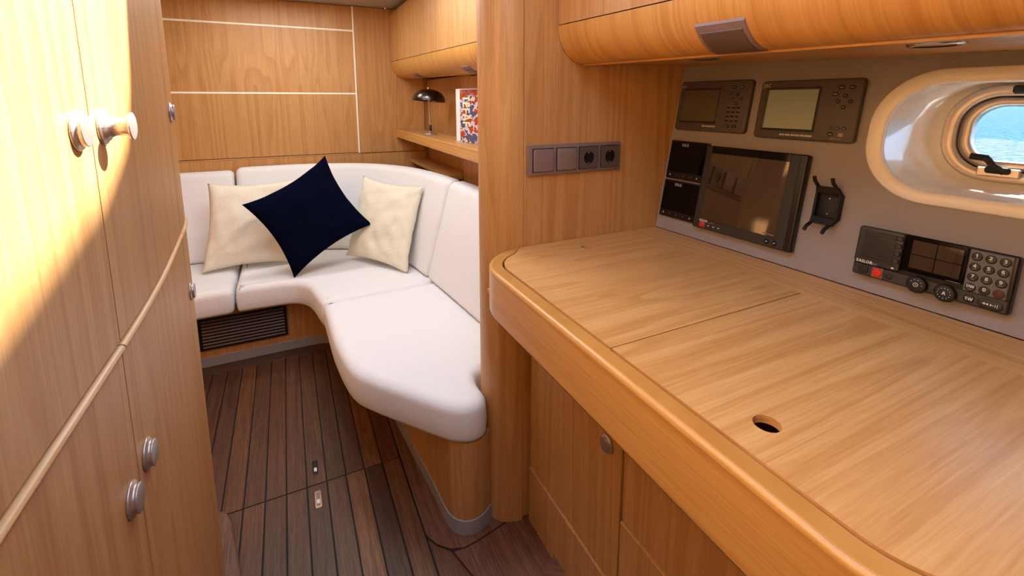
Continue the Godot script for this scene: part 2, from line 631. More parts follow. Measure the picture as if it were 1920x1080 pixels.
# ---------------------------------------------------------------- cabin sole
func build_floor() -> void:
	var f := setting("floor", "teak planked cabin sole with dark caulked seams", "floor")
	var mb := MB.new()
	mb.box(Vector3(0.19, -0.035, -0.75), Vector3(2.5, 0.058, 4.8))
	part(mb, "caulking", M.caulk, f, "dark caulked seams")
	var pitch := 0.0627
	var x0 := -0.0165
	var rng := RandomNumberGenerator.new()
	rng.seed = 4
	for run in [[-2.468, -1.552], [-1.548, 0.7]]:
		for k in range(-8, 5):
			var xa := x0 + pitch * k
			var cx := xa + pitch * 0.5
			var z1: float = run[1]
			var z0: float = run[0]
			if cx < -0.2 and z1 > 0.0 and cx < -0.26:
				z1 = -1.2
			mb = MB.new(Vector3(0, 0, 1), Vector2(rng.randf(), rng.randf()))
			mb.box(Vector3(cx, -0.006, (z0 + z1) * 0.5), Vector3(pitch - 0.0040, 0.012, z1 - z0), 0.0008)
			var mats: Array = M.teak
			part(mb, "plank", mats[rng.randi() % mats.size()], f)
	# transverse margin plank in front of the forward seat
	mb = MB.new(Vector3(1, 0, 0))
	mb.box(Vector3(-0.30, -0.006, -2.511), Vector3(1.16, 0.012, 0.078), 0.0008)
	part(mb, "margin_plank", M.teak[3], f)
	# margin plank along the settee, cut round its corner
	mb = MB.new(Vector3(0, 0, 1), Vector2(0.2, 0.1))
	var poly := PackedVector2Array([Vector2(0.3, -2.468), Vector2(0.3, -1.2), Vector2(0.32, -1.16), Vector2(0.35, -1.13), Vector2(0.39, -1.115), Vector2(0.43, -1.118), Vector2(0.60, -1.15), Vector2(0.60, -2.468)])
	mb.prism(poly, Vector3.ZERO, Vector3.RIGHT, Vector3.BACK, Vector3.UP, -0.012, 0.0, 0.0)
	part(mb, "margin_plank", M.margin, f)
	mb = MB.new(Vector3(0, 0, 1), Vector2(0.5, 0.4))
	poly = PackedVector2Array([Vector2(0.3, -1.185), Vector2(0.318, -1.152), Vector2(0.347, -1.124), Vector2(0.352, -1.115), Vector2(0.40, -0.95), Vector2(0.40, 0.7), Vector2(0.3, 0.7)])
	mb.prism(poly, Vector3.ZERO, Vector3.RIGHT, Vector3.BACK, Vector3.UP, -0.012, 0.0, 0.0)
	part(mb, "plank", M.teak[4], f)
	# board in the foot space below the desk
	mb = MB.new(Vector3(0, 0, 1), Vector2(0.1, 0.6))
	poly = PackedVector2Array([Vector2(0.357, -1.113), Vector2(0.392, -1.108), Vector2(0.432, -1.112), Vector2(0.62, -1.145), Vector2(0.62, 0.7), Vector2(0.405, 0.7), Vector2(0.405, -0.952)])
	mb.prism(poly, Vector3.ZERO, Vector3.RIGHT, Vector3.BACK, Vector3.UP, -0.012, 0.002, 0.0)
	part(mb, "foot_board", M.margin, f)
	# low wedge against the cabinet
	mb = MB.new(Vector3(0.8, 0, 0.6), Vector2(0.7, 0.2))
	var a := Vector3(0.602, 0.002, -0.955); var b := Vector3(0.53, 0.002, -0.918); var cc := Vector3(0.52, 0.002, -0.3); var d := Vector3(0.602, 0.002, -0.3)
	var up := Vector3(0, 0.03, 0)
	mb.quad(a + up, b + up, cc + up, d + up)
	mb.quad(b, b + up, a + up, a)
	mb.quad(cc, cc + up, b + up, b)
	mb.quad(d, d + up, cc + up, cc)
	part(mb, "step_board", M.margin, f)
	# rounded margin board round the foot of the wardrobe
	mb = MB.new(Vector3(0, 0, 1), Vector2(0.3, 0.3))
	var tip := curve([Vector2(-0.16, 0.7), Vector2(-0.165, -0.4), Vector2(-0.185, -1.2), Vector2(-0.20, -1.343), Vector2(-0.215, -1.42), Vector2(-0.229, -1.497), Vector2(-0.251, -1.545), Vector2(-0.285, -1.56), Vector2(-0.36, -1.55), Vector2(-0.9, -1.55)], 5)
	tip.append(Vector2(-0.9, 0.7))
	mb.prism(PackedVector2Array(tip), Vector3.ZERO, Vector3.RIGHT, Vector3.BACK, Vector3.UP, 0.0005, 0.016, 0.008, 3)
	part(mb, "margin_board", M.margin, f)

# ---------------------------------------------------------------- wardrobe
func wardrobe_path() -> Array:
	return curve([Vector2(-0.19, 0.35), Vector2(-0.19, -0.1), Vector2(-0.19, -0.45), Vector2(-0.19, -0.66), Vector2(-0.192, -0.78), Vector2(-0.197, -0.9), Vector2(-0.205, -1.02), Vector2(-0.214, -1.14), Vector2(-0.2245, -1.27), Vector2(-0.245, -1.37), Vector2(-0.285, -1.44), Vector2(-0.35, -1.49), Vector2(-0.5, -1.51), Vector2(-0.98, -1.51)], 6)

func path_cut(path: Array, za: float, zb: float) -> Array:
	# the stretch of the path between two z values (za > zb), with exact ends
	var out := []
	for i in path.size() - 1:
		var p: Vector2 = path[i]; var q: Vector2 = path[i + 1]
		if p.y > za and q.y <= za:
			out.append(p.lerp(q, (p.y - za) / (p.y - q.y)))
		if p.y <= za and p.y >= zb:
			out.append(p)
		if p.y >= zb and q.y < zb:
			out.append(p.lerp(q, (p.y - zb) / (p.y - q.y)))
			break
	return out

func normals2(path: Array) -> Array:
	var out := []
	for i in path.size():
		var d: Vector2 = (path[mini(i + 1, path.size() - 1)] - path[maxi(i - 1, 0)]).normalized()
		out.append(Vector2(-d.y, d.x))    # to the right-hand side when walking forward (towards +x)
	return out

func curved_door(seg: Array, y0: float, y1: float, depth: float, off: Vector2) -> MB:
	var mb := MB.new(Vector3(0, 1, 0), off)
	var nn := normals2(seg)
	var e := 0.0015
	var prof := [Vector2(-depth, y0), Vector2(-e, y0), Vector2(0, y0 + e), Vector2(0, y1 - e), Vector2(-e, y1), Vector2(-depth, y1)]
	var rings := []
	for i in seg.size():
		var ring := []
		for p in prof:
			var q: Vector2 = seg[i] + nn[i] * p.x
			ring.append(Vector3(q.x, p.y, q.y))
		rings.append(ring)
	rings.reverse()
	# arc-length u along the curve
	mb.loft(rings, false, -1, 2)
	for e2 in [0, rings.size() - 1]:
		var r: Array = rings[e2]
		if e2 == 0:
			mb.quad(r[0], r[2], r[3], r[5])
		else:
			mb.quad(r[5], r[3], r[2], r[0])
	return mb

func knob_mesh(pulled: bool) -> MB:
	var mb := MB.new()
	if pulled:
		mb.lathe([Vector2(0.0205, 0.0), Vector2(0.0208, 0.0015), Vector2(0.0195, 0.003), Vector2(0.0165, 0.0045), Vector2(0.0160, 0.006), Vector2(0.0125, 0.008), Vector2(0.0108, 0.012), Vector2(0.0104, 0.017), Vector2(0.0115, 0.022), Vector2(0.0148, 0.0255), Vector2(0.0163, 0.027), Vector2(0.0162, 0.0285), Vector2(0.0150, 0.0290), Vector2(0.0, 0.0290)], 32)
	else:
		mb.lathe([Vector2(0.0205, 0.0), Vector2(0.0210, 0.0012), Vector2(0.0200, 0.0025), Vector2(0.0172, 0.0036), Vector2(0.0160, 0.0050), Vector2(0.0163, 0.0070), Vector2(0.0168, 0.0080), Vector2(0.0162, 0.0088), Vector2(0.0150, 0.0090), Vector2(0.0, 0.0090)], 32)
	return mb

func place_knob(parent: Node3D, p: Vector2, n: Vector2, y: float, pulled: bool, label: String) -> void:
	var k := part(knob_mesh(pulled), "knob", M.steel, parent, label)
	var out := Vector3(n.x, 0, n.y)
	k.transform = Transform3D(Basis(Vector3.UP.cross(out), out, Vector3.UP) if false else Basis(out.cross(Vector3.UP), out, Vector3.UP), Vector3(p.x, y, p.y) + out * 0.0002)

func at_z(path: Array, z: float) -> Array:
	for i in path.size() - 1:
		if path[i].y >= z and path[i + 1].y < z:
			var t: float = (path[i].y - z) / (path[i].y - path[i + 1].y)
			var d: Vector2 = (path[i + 1] - path[i]).normalized()
			return [path[i].lerp(path[i + 1], t), Vector2(-d.y, d.x)]
	return [path[0], Vector2(1, 0)]

func build_wardrobe() -> void:
	var t := thing("wardrobe", "tall curved pale wooden wardrobe with round steel knobs on the port side", "wardrobe")
	var path := wardrobe_path()
	# carcass: the same curve set back behind the doors
	var nn := normals2(path)
	var outline := PackedVector2Array()
	for i in path.size():
		outline.append(path[i] - nn[i] * 0.0195)
	outline.append(Vector2(-0.99, 0.35))
	var mb := MB.new(Vector3(0, 1, 0))
	mb.prism(outline, Vector3.ZERO, Vector3.RIGHT, Vector3.BACK, Vector3.UP, 0.0175, 1.875)
	part(mb, "carcass", M.veneer, t)
	var yb := 1.014
	var runs := [[0.349, -0.6505, 0.10], [-0.6535, -1.178, 0.55], [-1.181, -1.435, 0.83]]
	var k := 0
	for r in runs:
		var seg := path_cut(path, r[0], r[1])
		var up := part(curved_door(seg, yb + 0.0075, 1.872, 0.018, Vector2(r[2], 0.13 * k)), "upper_door", M.veneer, t)
		var low := part(curved_door(seg, 0.03, yb - 0.0045, 0.018, Vector2(r[2] + 0.31, 0.4 + 0.17 * k)), "lower_door", M.veneer, t)
		var spots: Array = [[[-0.614, 1.27, false]], [[-0.690, 1.27, true]], [[-1.215, 1.275, false]]][k]
		for s in spots:
			var q := at_z(path, s[0])
			place_knob(up, q[0], q[1], s[1], s[2], "steel knob pulled out" if s[2] else "round steel knob pushed in")
		var lspots: Array = [[[-0.617, 0.842]], [[-0.689, 0.847]], [[-1.215, 0.872]]][k]
		for s in lspots:
			var q := at_z(path, s[0])
			place_knob(low, q[0], q[1], s[1], false, "round steel knob pushed in")
		# half-round bead below each upper door
		var m2 := MB.new(Vector3(0, 1, 0), Vector2(0.2 * k, 0.3))
		var sn := normals2(seg)
		var rings := []
		for i in seg.size():
			var ring := []
			for a in 7:
				var an := -PI * 0.5 + PI * a / 6.0
				var q2: Vector2 = seg[i] + sn[i] * (cos(an) * 0.0055 - 0.001)
				ring.append(Vector3(q2.x, yb + sin(an) * 0.0040, q2.y))
			ring.append(Vector3(seg[i].x - sn[i].x * 0.018, yb + 0.0040, seg[i].y - sn[i].y * 0.018))
			ring.push_front(Vector3(seg[i].x - sn[i].x * 0.018, yb - 0.0040, seg[i].y - sn[i].y * 0.018))
			rings.append(ring)
		rings.reverse()
		m2.loft(rings, false, 1, 1)
		m2.fan(rings[0], true); m2.fan(rings[-1], false)
		part(m2, "bead_moulding", M.bead, t, "pale half-round wooden bead between the doors")
		k += 1

# ---------------------------------------------------------------- forward bulkhead
func build_forward_bulkhead() -> void:
	var w := setting("wall_forward", "forward bulkhead of wooden panels divided by pale inlay strips", "wall")
	var mb := MB.new(Vector3(0, 1, 0))
	mb.box(Vector3(0.19, 0.94, -3.14), Vector3(2.46, 1.88, 0.05))
	part(mb, "backing", M.veneer, w)
	var z := -3.108
	var xs := [-0.553, 0.42]
	var ys := [0.965, 1.343, 1.728, 1.876]
	var k := 0
	for i in 3:
		mb = MB.new(Vector3(0, 1, 0), Vector2(0.37, 0.21))
		mb.box(Vector3((xs[0] + xs[1]) * 0.5, (ys[i] + ys[i + 1]) * 0.5, z), Vector3(xs[1] - xs[0] - 0.009, ys[i + 1] - ys[i] - 0.010, 0.016), 0.001)
		part(mb, "wall_panel", M.veneer, w)
	for e in [[-1.0, xs[0], 0.965, 1.876], [xs[1], 0.86, 0.965, 1.876], [-1.0, 0.86, 0.30, 0.959]]:
		mb = MB.new(Vector3(0, 1, 0), Vector2(0.11 + 0.3 * k, 0.4))
		mb.box(Vector3((e[0] + e[1]) * 0.5, (e[2] + e[3]) * 0.5, z), Vector3(e[1] - e[0] - (0.009 if e[3] > 1.0 else 0.0), e[3] - e[2], 0.016), 0.001)
		part(mb, "wall_panel", M.veneer, w)
		k += 1
	# inlay strips
	for y in [1.343, 1.728]:
		mb = MB.new(Vector3(1, 0, 0))
		mb.box(Vector3((xs[0] + xs[1]) * 0.5, y, z + 0.0015), Vector3(xs[1] - xs[0] - 0.008, 0.0105, 0.018), 0.0015)
		part(mb, "inlay_strip", M.strip, w)
	mb = MB.new(Vector3(1, 0, 0))
	mb.box(Vector3(-0.07, 0.9625, z + 0.001), Vector3(1.0, 0.005, 0.017), 0.001)
	part(mb, "inlay_strip", M.bead, w)
	for x in xs:
		mb = MB.new(Vector3(0, 1, 0))
		mb.box(Vector3(x, 1.42, z + 0.003), Vector3(0.014 if x < 0.0 else 0.0095, 0.91, 0.020), 0.0015)
		part(mb, "inlay_strip", M.strip, w)

# ---------------------------------------------------------------- bulkhead between settee and chart desk, with its rounded post
func build_nav_bulkhead() -> void:
	var w := setting("wall_partition", "wooden partition bulkhead beside the chart desk with a rounded post", "wall")
	var mb := MB.new(Vector3(0, 1, 0), Vector2(0.62, 0.15))
	mb.box(Vector3(0.935, 0.945, -1.208), Vector3(0.70, 1.87, 0.174))
	part(mb, "partition_panel", M.veneer, w)
	mb = MB.new(Vector3(0, 1, 0), Vector2(0.05, 0.3))
	var ring0 := []
	var plan := PackedVector2Array()
	plan.append(Vector2(0.5835, -1.296)); 
	for k in 25:
		var a := -PI * 0.5 - PI * k / 24.0
		plan.append(Vector2(0.58 + 0.088 * cos(a), -1.208 + 0.088 * sin(a)))
	plan.append(Vector2(0.5835, -1.12))
	var bot := []; var top := []
	for p in plan:
		bot.append(Vector3(p.x, 0.002, p.y)); top.append(Vector3(p.x, 1.88, p.y))
	mb.loft([top, bot], false, 1, 2)
	var rings := [bot, top]
	part(post_mesh(plan), "rounded_post", M.veneer, w)

func post_mesh(plan: PackedVector2Array) -> MB:
	var mb := MB.new(Vector3(0, 1, 0), Vector2(0.05, 0.3))
	var rings := []
	for p in plan:
		rings.append([Vector3(p.x, 0.002, p.y), Vector3(p.x, 1.88, p.y)])
	rings.reverse()
	mb.loft(rings, false, 1, 2)
	return mb

# ---------------------------------------------------------------- settee
func front_outline() -> Array:
	return curve([Vector2(-0.96, -2.55), Vector2(-0.4, -2.55), Vector2(0.02, -2.55), Vector2(0.14, -2.53), Vector2(0.24, -2.45), Vector2(0.295, -2.3), Vector2(0.315, -2.0), Vector2(0.327, -1.75), Vector2(0.347, -1.5), Vector2(0.362, -1.33), Vector2(0.368, -1.225), Vector2(0.379, -1.178), Vector2(0.402, -1.152), Vector2(0.433, -1.142), Vector2(0.468, -1.150), Vector2(0.4985, -1.170)], 5)

func band(path: Array, y0: float, y1: float, proud: float, thick: float, g: Vector3, off: Vector2, arc: int) -> MB:
	# vertical strip following the settee front; the room lies on the left when walking along the path
	var mb := MB.new(g, off)
	var nn := normals2(path)
	var rings := []
	for i in path.size():
		var o: Vector2 = path[i] + nn[i] * proud
		var b: Vector2 = path[i] + nn[i] * (proud - thick)
		rings.append([Vector3(b.x, y0, b.y), Vector3(o.x, y0, o.y), Vector3(o.x, y1 - 0.001, o.y), Vector3(o.x - nn[i].x * 0.001, y1, o.y - nn[i].y * 0.001), Vector3(b.x, y1, b.y)])
	mb.loft(rings, false, -1, arc)
	mb.fan(rings[0], false); mb.fan(rings[-1], true)
	return mb

func build_settee() -> void:
	var t := thing("settee_base", "wooden settee base with dark louvred vent under the white seat cushions", "settee")
	var path := front_outline()
	part(band(path, 0.05, 0.30, 0.0, 0.02, Vector3(0, 1, 0), Vector2(0.2, 0.1), 2), "front_panel", M.veneer, t)
	part(band(path, 0.001, 0.050, 0.003, 0.02, Vector3(0, 1, 0), Vector2.ZERO, 2), "skirting", M.skirt, t, "grey metal skirting strip")
	# seat board
	var board := PackedVector2Array()
	for p in path:
		board.append(p)
	for p in [Vector2(0.488, -1.208), Vector2(0.50, -1.26), Vector2(0.53, -1.296), Vector2(0.58, -1.302), Vector2(0.80, -1.302), Vector2(0.80, -3.095), Vector2(-0.96, -3.095)]:
		board.append(p)
	var mb := MB.new(Vector3(0, 0, 1))
	mb.prism(board, Vector3.ZERO, Vector3.RIGHT, Vector3.BACK, Vector3.UP, 0.300, 0.3085)
	part(mb, "seat_board", M.veneer, t)
	var vent := part(vent_frame(), "vent_grille", M.matt_black, t, "black louvred ventilation grille")
	for k in 9:
		mb = MB.new()
		mb.xf = Transform3D(Basis(Vector3.RIGHT, -0.5), Vector3(-0.2525, 0.104 + 0.0165 * k, -2.5445))
		mb.box(Vector3.ZERO, Vector3(0.362, 0.0085, 0.003), 0.0008)
		part(mb, "slat", M.bronze_dark, vent)
	# seat cushions
	var y0 := 0.309; var y1 := 0.432
	var a := PackedVector2Array([Vector2(-0.9, -2.395), Vector2(-0.6, -2.398), Vector2(-0.30, -2.402), Vector2(-0.278, -2.41), Vector2(-0.2735, -2.43), Vector2(-0.2735, -2.98), Vector2(-0.9, -2.98)])
	cushion("seat_cushion", "white seat cushion beside the wardrobe, over the end of the vent", a, y0, y1)
	var b2 := []
	b2.append_array(curve([Vector2(-0.2635, -2.44), Vector2(-0.259, -2.418), Vector2(-0.24, -2.408), Vector2(-0.12, -2.404), Vector2(-0.04, -2.396), Vector2(0.01, -2.37), Vector2(0.045, -2.31), Vector2(0.066, -2.23), Vector2(0.08, -2.14), Vector2(0.092, -2.085)], 4))
	b2.append_array(curve([Vector2(0.11, -2.075), Vector2(0.3, -2.083), Vector2(0.5, -2.09), Vector2(0.645, -2.095)], 4))
	b2.append_array(curve([Vector2(0.66, -2.2), Vector2(0.60, -2.55), Vector2(0.46, -2.78), Vector2(0.25, -2.93), Vector2(-0.05, -2.98), Vector2(-0.2635, -2.98)], 4))
	cushion("seat_cushion", "white curved corner seat cushion with the navy pillow standing on it", PackedVector2Array(b2), y0, y1)
	var c2 := []
	c2.append_array(curve([Vector2(0.096, -2.06), Vector2(0.100, -1.96), Vector2(0.107, -1.75), Vector2(0.124, -1.58), Vector2(0.148, -1.47), Vector2(0.194, -1.392), Vector2(0.27, -1.29), Vector2(0.345, -1.194), Vector2(0.383, -1.155), Vector2(0.43, -1.134), Vector2(0.472, -1.146), Vector2(0.4895, -1.182)], 4))
	c2.append_array([Vector2(0.4885, -1.25), Vector2(0.5, -1.29), Vector2(0.53, -1.305)])
	c2.append_array([Vector2(0.70, -1.305), Vector2(0.70, -1.6), Vector2(0.66, -2.0), Vector2(0.645, -2.0885), Vector2(0.5, -2.083), Vector2(0.3, -2.076), Vector2(0.11, -2.068)])
	cushion("seat_cushion", "large white seat cushion reaching to the rounded wooden post", PackedVector2Array(c2), y0, y1)
	# back cushions
	back_cushion("white back cushion beside the wardrobe, left of the corner cushion", [Vector2(-0.9, -2.858), Vector2(-0.28, -2.858)], [Vector2(-0.9, -3.015), Vector2(-0.28, -3.012)], 0.905)
	back_cushion("long curved white back cushion in the corner behind the pillows", [Vector2(-0.27, -2.858), Vector2(-0.05, -2.85), Vector2(0.15, -2.82), Vector2(0.32, -2.73), Vector2(0.45, -2.58), Vector2(0.53, -2.37), Vector2(0.567, -2.13)], [Vector2(-0.27, -3.0), Vector2(-0.08, -3.01), Vector2(0.16, -2.985), Vector2(0.39, -2.88), Vector2(0.55, -2.68), Vector2(0.635, -2.42), Vector2(0.682, -2.09)], 0.92)
	back_cushion("white back cushion beneath the bookshelf next to the rounded post", [Vector2(0.569, -2.12), Vector2(0.60, -1.82), Vector2(0.625, -1.56), Vector2(0.648, -1.31)], [Vector2(0.684, -2.08), Vector2(0.705, -1.82), Vector2(0.72, -1.56), Vector2(0.735, -1.31)], 0.92)
	# scatter pillows
	pillow("square cream pillow leaning on the forward back cushion", M.cream_cloth, Vector3(-0.195, 0.655, -2.745), Vector3(0.42, -0.005, 0.005), Vector3(0.045, 0.43, -0.15), 0.062, 1)
	pillow("square cream pillow turned into the corner under the bookshelf", M.cream_cloth, Vector3(0.442, 0.658, -2.460), Vector3(0.252, -0.02, 0.365), Vector3(0.125, 0.425, -0.085), 0.050, 2)
	pillow("navy blue pillow standing on one corner between the cream pillows", M.navy_cloth, Vector3(0.084, 0.722, -2.52), Vector3(0.395, 0.215, -0.055), Vector3(-0.205, 0.365, -0.13), 0.052, 3)

func vent_frame() -> MB:
	var mb := MB.new()
	mb.box(Vector3(-0.2525, 0.1675, -2.5495), Vector3(0.385, 0.155, 0.004), 0.0)
	for e in [[-0.2525, 0.0925, 0.385, 0.006], [-0.2525, 0.2475, 0.385, 0.006]]:
		mb.box(Vector3(e[0], e[1], -2.545), Vector3(e[2], e[3], 0.010), 0.001)
	for x in [-0.442, -0.063]:
		mb.box(Vector3(x, 0.17, -2.545), Vector3(0.006, 0.16, 0.010), 0.001)
	return mb

func cushion(called: String, label: String, outline: PackedVector2Array, y0: float, y1: float) -> void:
	var t := thing(called, label, "cushion", Transform3D(), "white settee seat cushions")
	var o := outline
	o = resample(o, 0.03)
	if MB.area(o) < 0.0:
		o.reverse()
	# plan is (x, z); seen with y up the order turns round, so rings run reversed
	var mb := MB.new()
	var r := 0.034
	var prof := []
	for k in 4:
		var q := PI * 0.5 * k / 3.0
		prof.append(Vector2(0.018 * (1.0 - sin(q)), y0 + 0.018 * (1.0 - cos(q))))
	prof.append(Vector2(-0.003, (y0 + y1) * 0.5 - 0.008))
	for k in 7:
		var q := PI * 0.5 * k / 6.0
		prof.append(Vector2(r * (1.0 - cos(q)), y1 - r * (1.0 - sin(q))))
	var rings := []
	var last: PackedVector2Array
	var first: PackedVector2Array
	for p in prof:
		var ins := MB.inset(o, p.x)
		var ring := []
		for q in ins:
			ring.append(Vector3(q.x, p.y, q.y))
		rings.append(ring)
		last = ins
		if first.is_empty():
			first = ins
	mb.loft(rings, true, 1)
	mb.cap(last, Vector3(0, y1, 0), Vector3.RIGHT, Vector3.BACK, true, 1, o)
	mb.cap(first, Vector3(0, y0, 0), Vector3.RIGHT, Vector3.BACK, false, 1, o)
	part(mb, "cover", M.white_cloth, t)

func back_cushion(label: String, low: Array, high: Array, ytop: float) -> void:
	var t := thing("back_cushion", label, "cushion", Transform3D(), "white settee back cushions")
	var lo := curve(low, 5); var hi := curve(high, 5)
	var yl := 0.4335
	var th := 0.085
	var n := lo.size()
	# frames along the path
	var len := 0.0
	var dist := [0.0]
	for i in range(1, n):
		len += lo[i].distance_to(lo[i - 1]); dist.append(len)
	var frames := []
	for i in n:
		var d: Vector2 = (lo[mini(i + 1, n - 1)] - lo[maxi(i - 1, 0)]).normalized()
		var back := Vector3(d.y, 0, -d.x)          # away from the room
		var p := Vector3(lo[i].x, yl, lo[i].y)
		var q := Vector3(hi[i].x, ytop, hi[i].y)
		frames.append([p, q, back, dist[i], Vector3(d.x, 0, d.y)])
	# rounded ends: extra rings
	var r := 0.03
	var rings := []
	var stations := []
	for k in 5:
		stations.append([0, r * (1.0 - sin(PI * 0.5 * k / 4.0)), r * (1.0 - cos(PI * 0.5 * k / 4.0))])
	for i in range(1, n - 1):
		if dist[i] > r * 1.2 and dist[i] < len - r * 1.2:
			stations.append([i, 0.0, -1.0])
	for k in 5:
		var kk := 4 - k
		stations.append([n - 1, r * (1.0 - sin(PI * 0.5 * kk / 4.0)), -100.0 - r * (1.0 - cos(PI * 0.5 * kk / 4.0))])
	for s in stations:
		var f: Array = frames[s[0]]
		var shift := Vector3.ZERO
		if s[2] >= 0.0:
			shift = f[4] * s[2]
		elif s[2] <= -100.0:
			shift = f[4] * (s[2] + 100.0)
		var up: Vector3 = f[1] - f[0]
		var h := up.length()
		var u := up.normalized()
		var ins: float = s[1]
		var ring := []
		var sec := rrect(ins, th - ins, ins, h - ins, 0.03 - ins * 0.8, 5)
		for q in sec:
			var bulge := 0.010 * sin(PI * clampf(q.y / h, 0, 1)) * (1.0 if q.x < th * 0.5 else 0.0)
			ring.append(f[0] + u * q.y + f[2] * (q.x - bulge) + shift)
		rings.append(ring)
	var mb := MB.new()
	mb.loft(rings, true, 1)
	mb.fan(rings[0], false, 1); mb.fan(rings[-1], true, 1)
	part(mb, "cover", M.white_cloth, t)

func pillow(label: String, mat: Material, c: Vector3, wv: Vector3, hv: Vector3, thick: float, seed_: int) -> void:
	var ez := wv.cross(hv).normalized()
	var t := thing("pillow", label, "pillow", Transform3D(), "scatter pillows on the settee")
	var noise := FastNoiseLite.new()
	noise.seed = seed_ * 17; noise.frequency = 1.0; noise.fractal_octaves = 2
	var n := 26
	var pinch := 0.14 if seed_ == 3 else 0.09
	var grids := []
	for side in [1.0, -1.0]:
		var g := []
		for i in n + 1:
			var row := []
			var s := -cos(PI * i / n) * 0.5 * 0.35 + (2.0 * i / n - 1.0) * 0.5 * 0.65
			s *= 2.0
			for j in n + 1:
				var q := -cos(PI * j / n) * 0.5 * 0.35 + (2.0 * j / n - 1.0) * 0.5 * 0.65
				q *= 2.0
				var px := s * (1.0 - pinch * (1.0 - q * q))
				var py := q * (1.0 - pinch * (1.0 - s * s))
				var e := maxf(0.0, (1.0 - s * s) * (1.0 - q * q))
				var d := thick * pow(e, 0.42)
				d *= 1.0 + 0.16 * noise.get_noise_3d(s * 1.3, q * 1.3, side * 3.0)
				d += 0.004 * noise.get_noise_3d(s * 5.0, q * 4.0, side * 9.0) * minf(1.0, e * 4.0)
				var wob := 0.010 * noise.get_noise_2d(s * 2.0 + 9.0, q * 2.0)
				row.append(c + wv * (px * 0.5) + hv * (py * 0.5) + ez * (side * d + wob))
			g.append(row)
		grids.append(g)
	var mb := MB.new()
	mb.loft(grids[0], false, 1)
	var rev: Array = grids[1]
	rev.reverse()
	mb.loft(rev, false, 1)
	part(mb, "cover", mat, t)

# ---------------------------------------------------------------- overhead lockers, bookshelf and side lining
func locker_profile(x0: float, y_low: float) -> Array:
	# from the top of the front down round the bullnose to the bottom edge: (x, y)
	var p := []
	for k in 13:
		var a := PI * 0.5 * k / 12.0
		p.append(Vector2(x0 + 0.085 * (1.0 - cos(a)), y_low + 0.10 * (1.0 - sin(a))))
	return p

func locker(t: Node3D, x0: float, z0: float, z1: float, y_low0: float, top: float, off: float) -> void:
	var pr := locker_profile(x0, 0.0)
	var zs := []
	for k in 9:
		zs.append(lerpf(z0, z1, k / 8.0))
	# bullnose shell
	var rings := []
	for z in zs:
		var ring := []
		for p in pr:
			ring.append(Vector3(p.x, p.y + y_low0 + sheer(z), z))
		ring.append(Vector3(x0 + 0.085, y_low0 + sheer(z) + 0.018, z))
		rings.append(ring)
	var mb := MB.new(Vector3(0, 1, 0), Vector2(off, 0.2))
	mb.loft(rings, false, 1, 2)
	part(mb, "bullnose", M.solid, t)
	# doors above the seam
	rings = []
	for z in zs:
		var yb: float = y_low0 + sheer(z) + 0.1025
		var ring := [Vector3(x0 + 0.10, top - 0.008, z)]
		for k in 7:
			var a := PI * 0.5 * (1.0 - k / 6.0)
			ring.append(Vector3(x0 + 0.0005 + 0.045 * (1.0 - cos(a)), top - 0.053 + 0.045 * sin(a), z))
		ring.append_array([Vector3(x0 + 0.0005, top - 0.08, z), Vector3(x0 + 0.0005, yb + 0.02, z), Vector3(x0 + 0.0005, yb, z)])
		rings.append(ring)
	mb = MB.new(Vector3(0, 1, 0), Vector2(off, 0.25))
	mb.loft(rings, false, 1, 2)
	part(mb, "door", M.veneer, t)
	# underside: lip behind the bottom edge, then the recessed bottom board
	for e in [[x0 + 0.086, x0 + 0.112, -0.004, M.solid, "lip"], [x0 + 0.112, 1.22, 0.007, M.veneer, "bottom_board"]]:
		rings = []
		for z in zs:
			var y: float = y_low0 + sheer(z)
			rings.append([Vector3(e[0], y + 0.018, z), Vector3(e[0], y + e[2], z), Vector3(e[1], y + e[2], z), Vector3(e[1], y + 0.018, z)])
		mb = MB.new(Vector3(0, 0, 1), Vector2(off, 0.5))
		mb.loft(rings, false, -1)
		part(mb, e[4], e[3], t)
	mb = MB.new()
	mb.box(Vector3((x0 + 1.20) * 0.5 + 0.03, (top + y_low0 + 0.13) * 0.5, (z0 + z1) * 0.5), Vector3(1.20 - x0 - 0.06, top - y_low0 - 0.14, absf(z1 - z0) - 0.01))
	part(mb, "carcass", M.veneer, t)

func clasp(t: Node3D, x0: float, y_low: float, z: float, width: float, first := 26.0) -> void:
	# curved lifting plate let into the bullnose
	var faces := [[width, first, 89.0, 0.003, "lifting_plate", M.bronze], [width * 0.84, first + 10.0, 84.0, 0.0042, "plate_face", M.bronze_dark]]
	var holder: Node3D = t
	for f in faces:
		var rings := []
		for e in [-0.5, -0.5, 0.5, 0.5]:
			var ring := []
			var deep: bool = rings.size() == 0 or rings.size() == 3
			for k in 11:
				var a: float = deg_to_rad(lerpf(f[1], f[2], k / 10.0))
				var o: float = -0.004 if deep or k == 0 or k == 10 else f[3]
				var zz: float = z + e * f[0]
				var nrm := Vector3(-cos(a) / 0.085, -sin(a) / 0.10, 0).normalized()
				var kk := clampi(k, 1, 9)
				ring.append(Vector3(x0 + 0.085 * (1.0 - cos(a)), y_low + sheer(zz) + 0.10 * (1.0 - sin(a)), zz) + nrm * o)
			rings.append(ring)
		var mb := MB.new()
		mb.loft(rings, false, -1)
		holder = part(mb, f[4], f[5], holder)

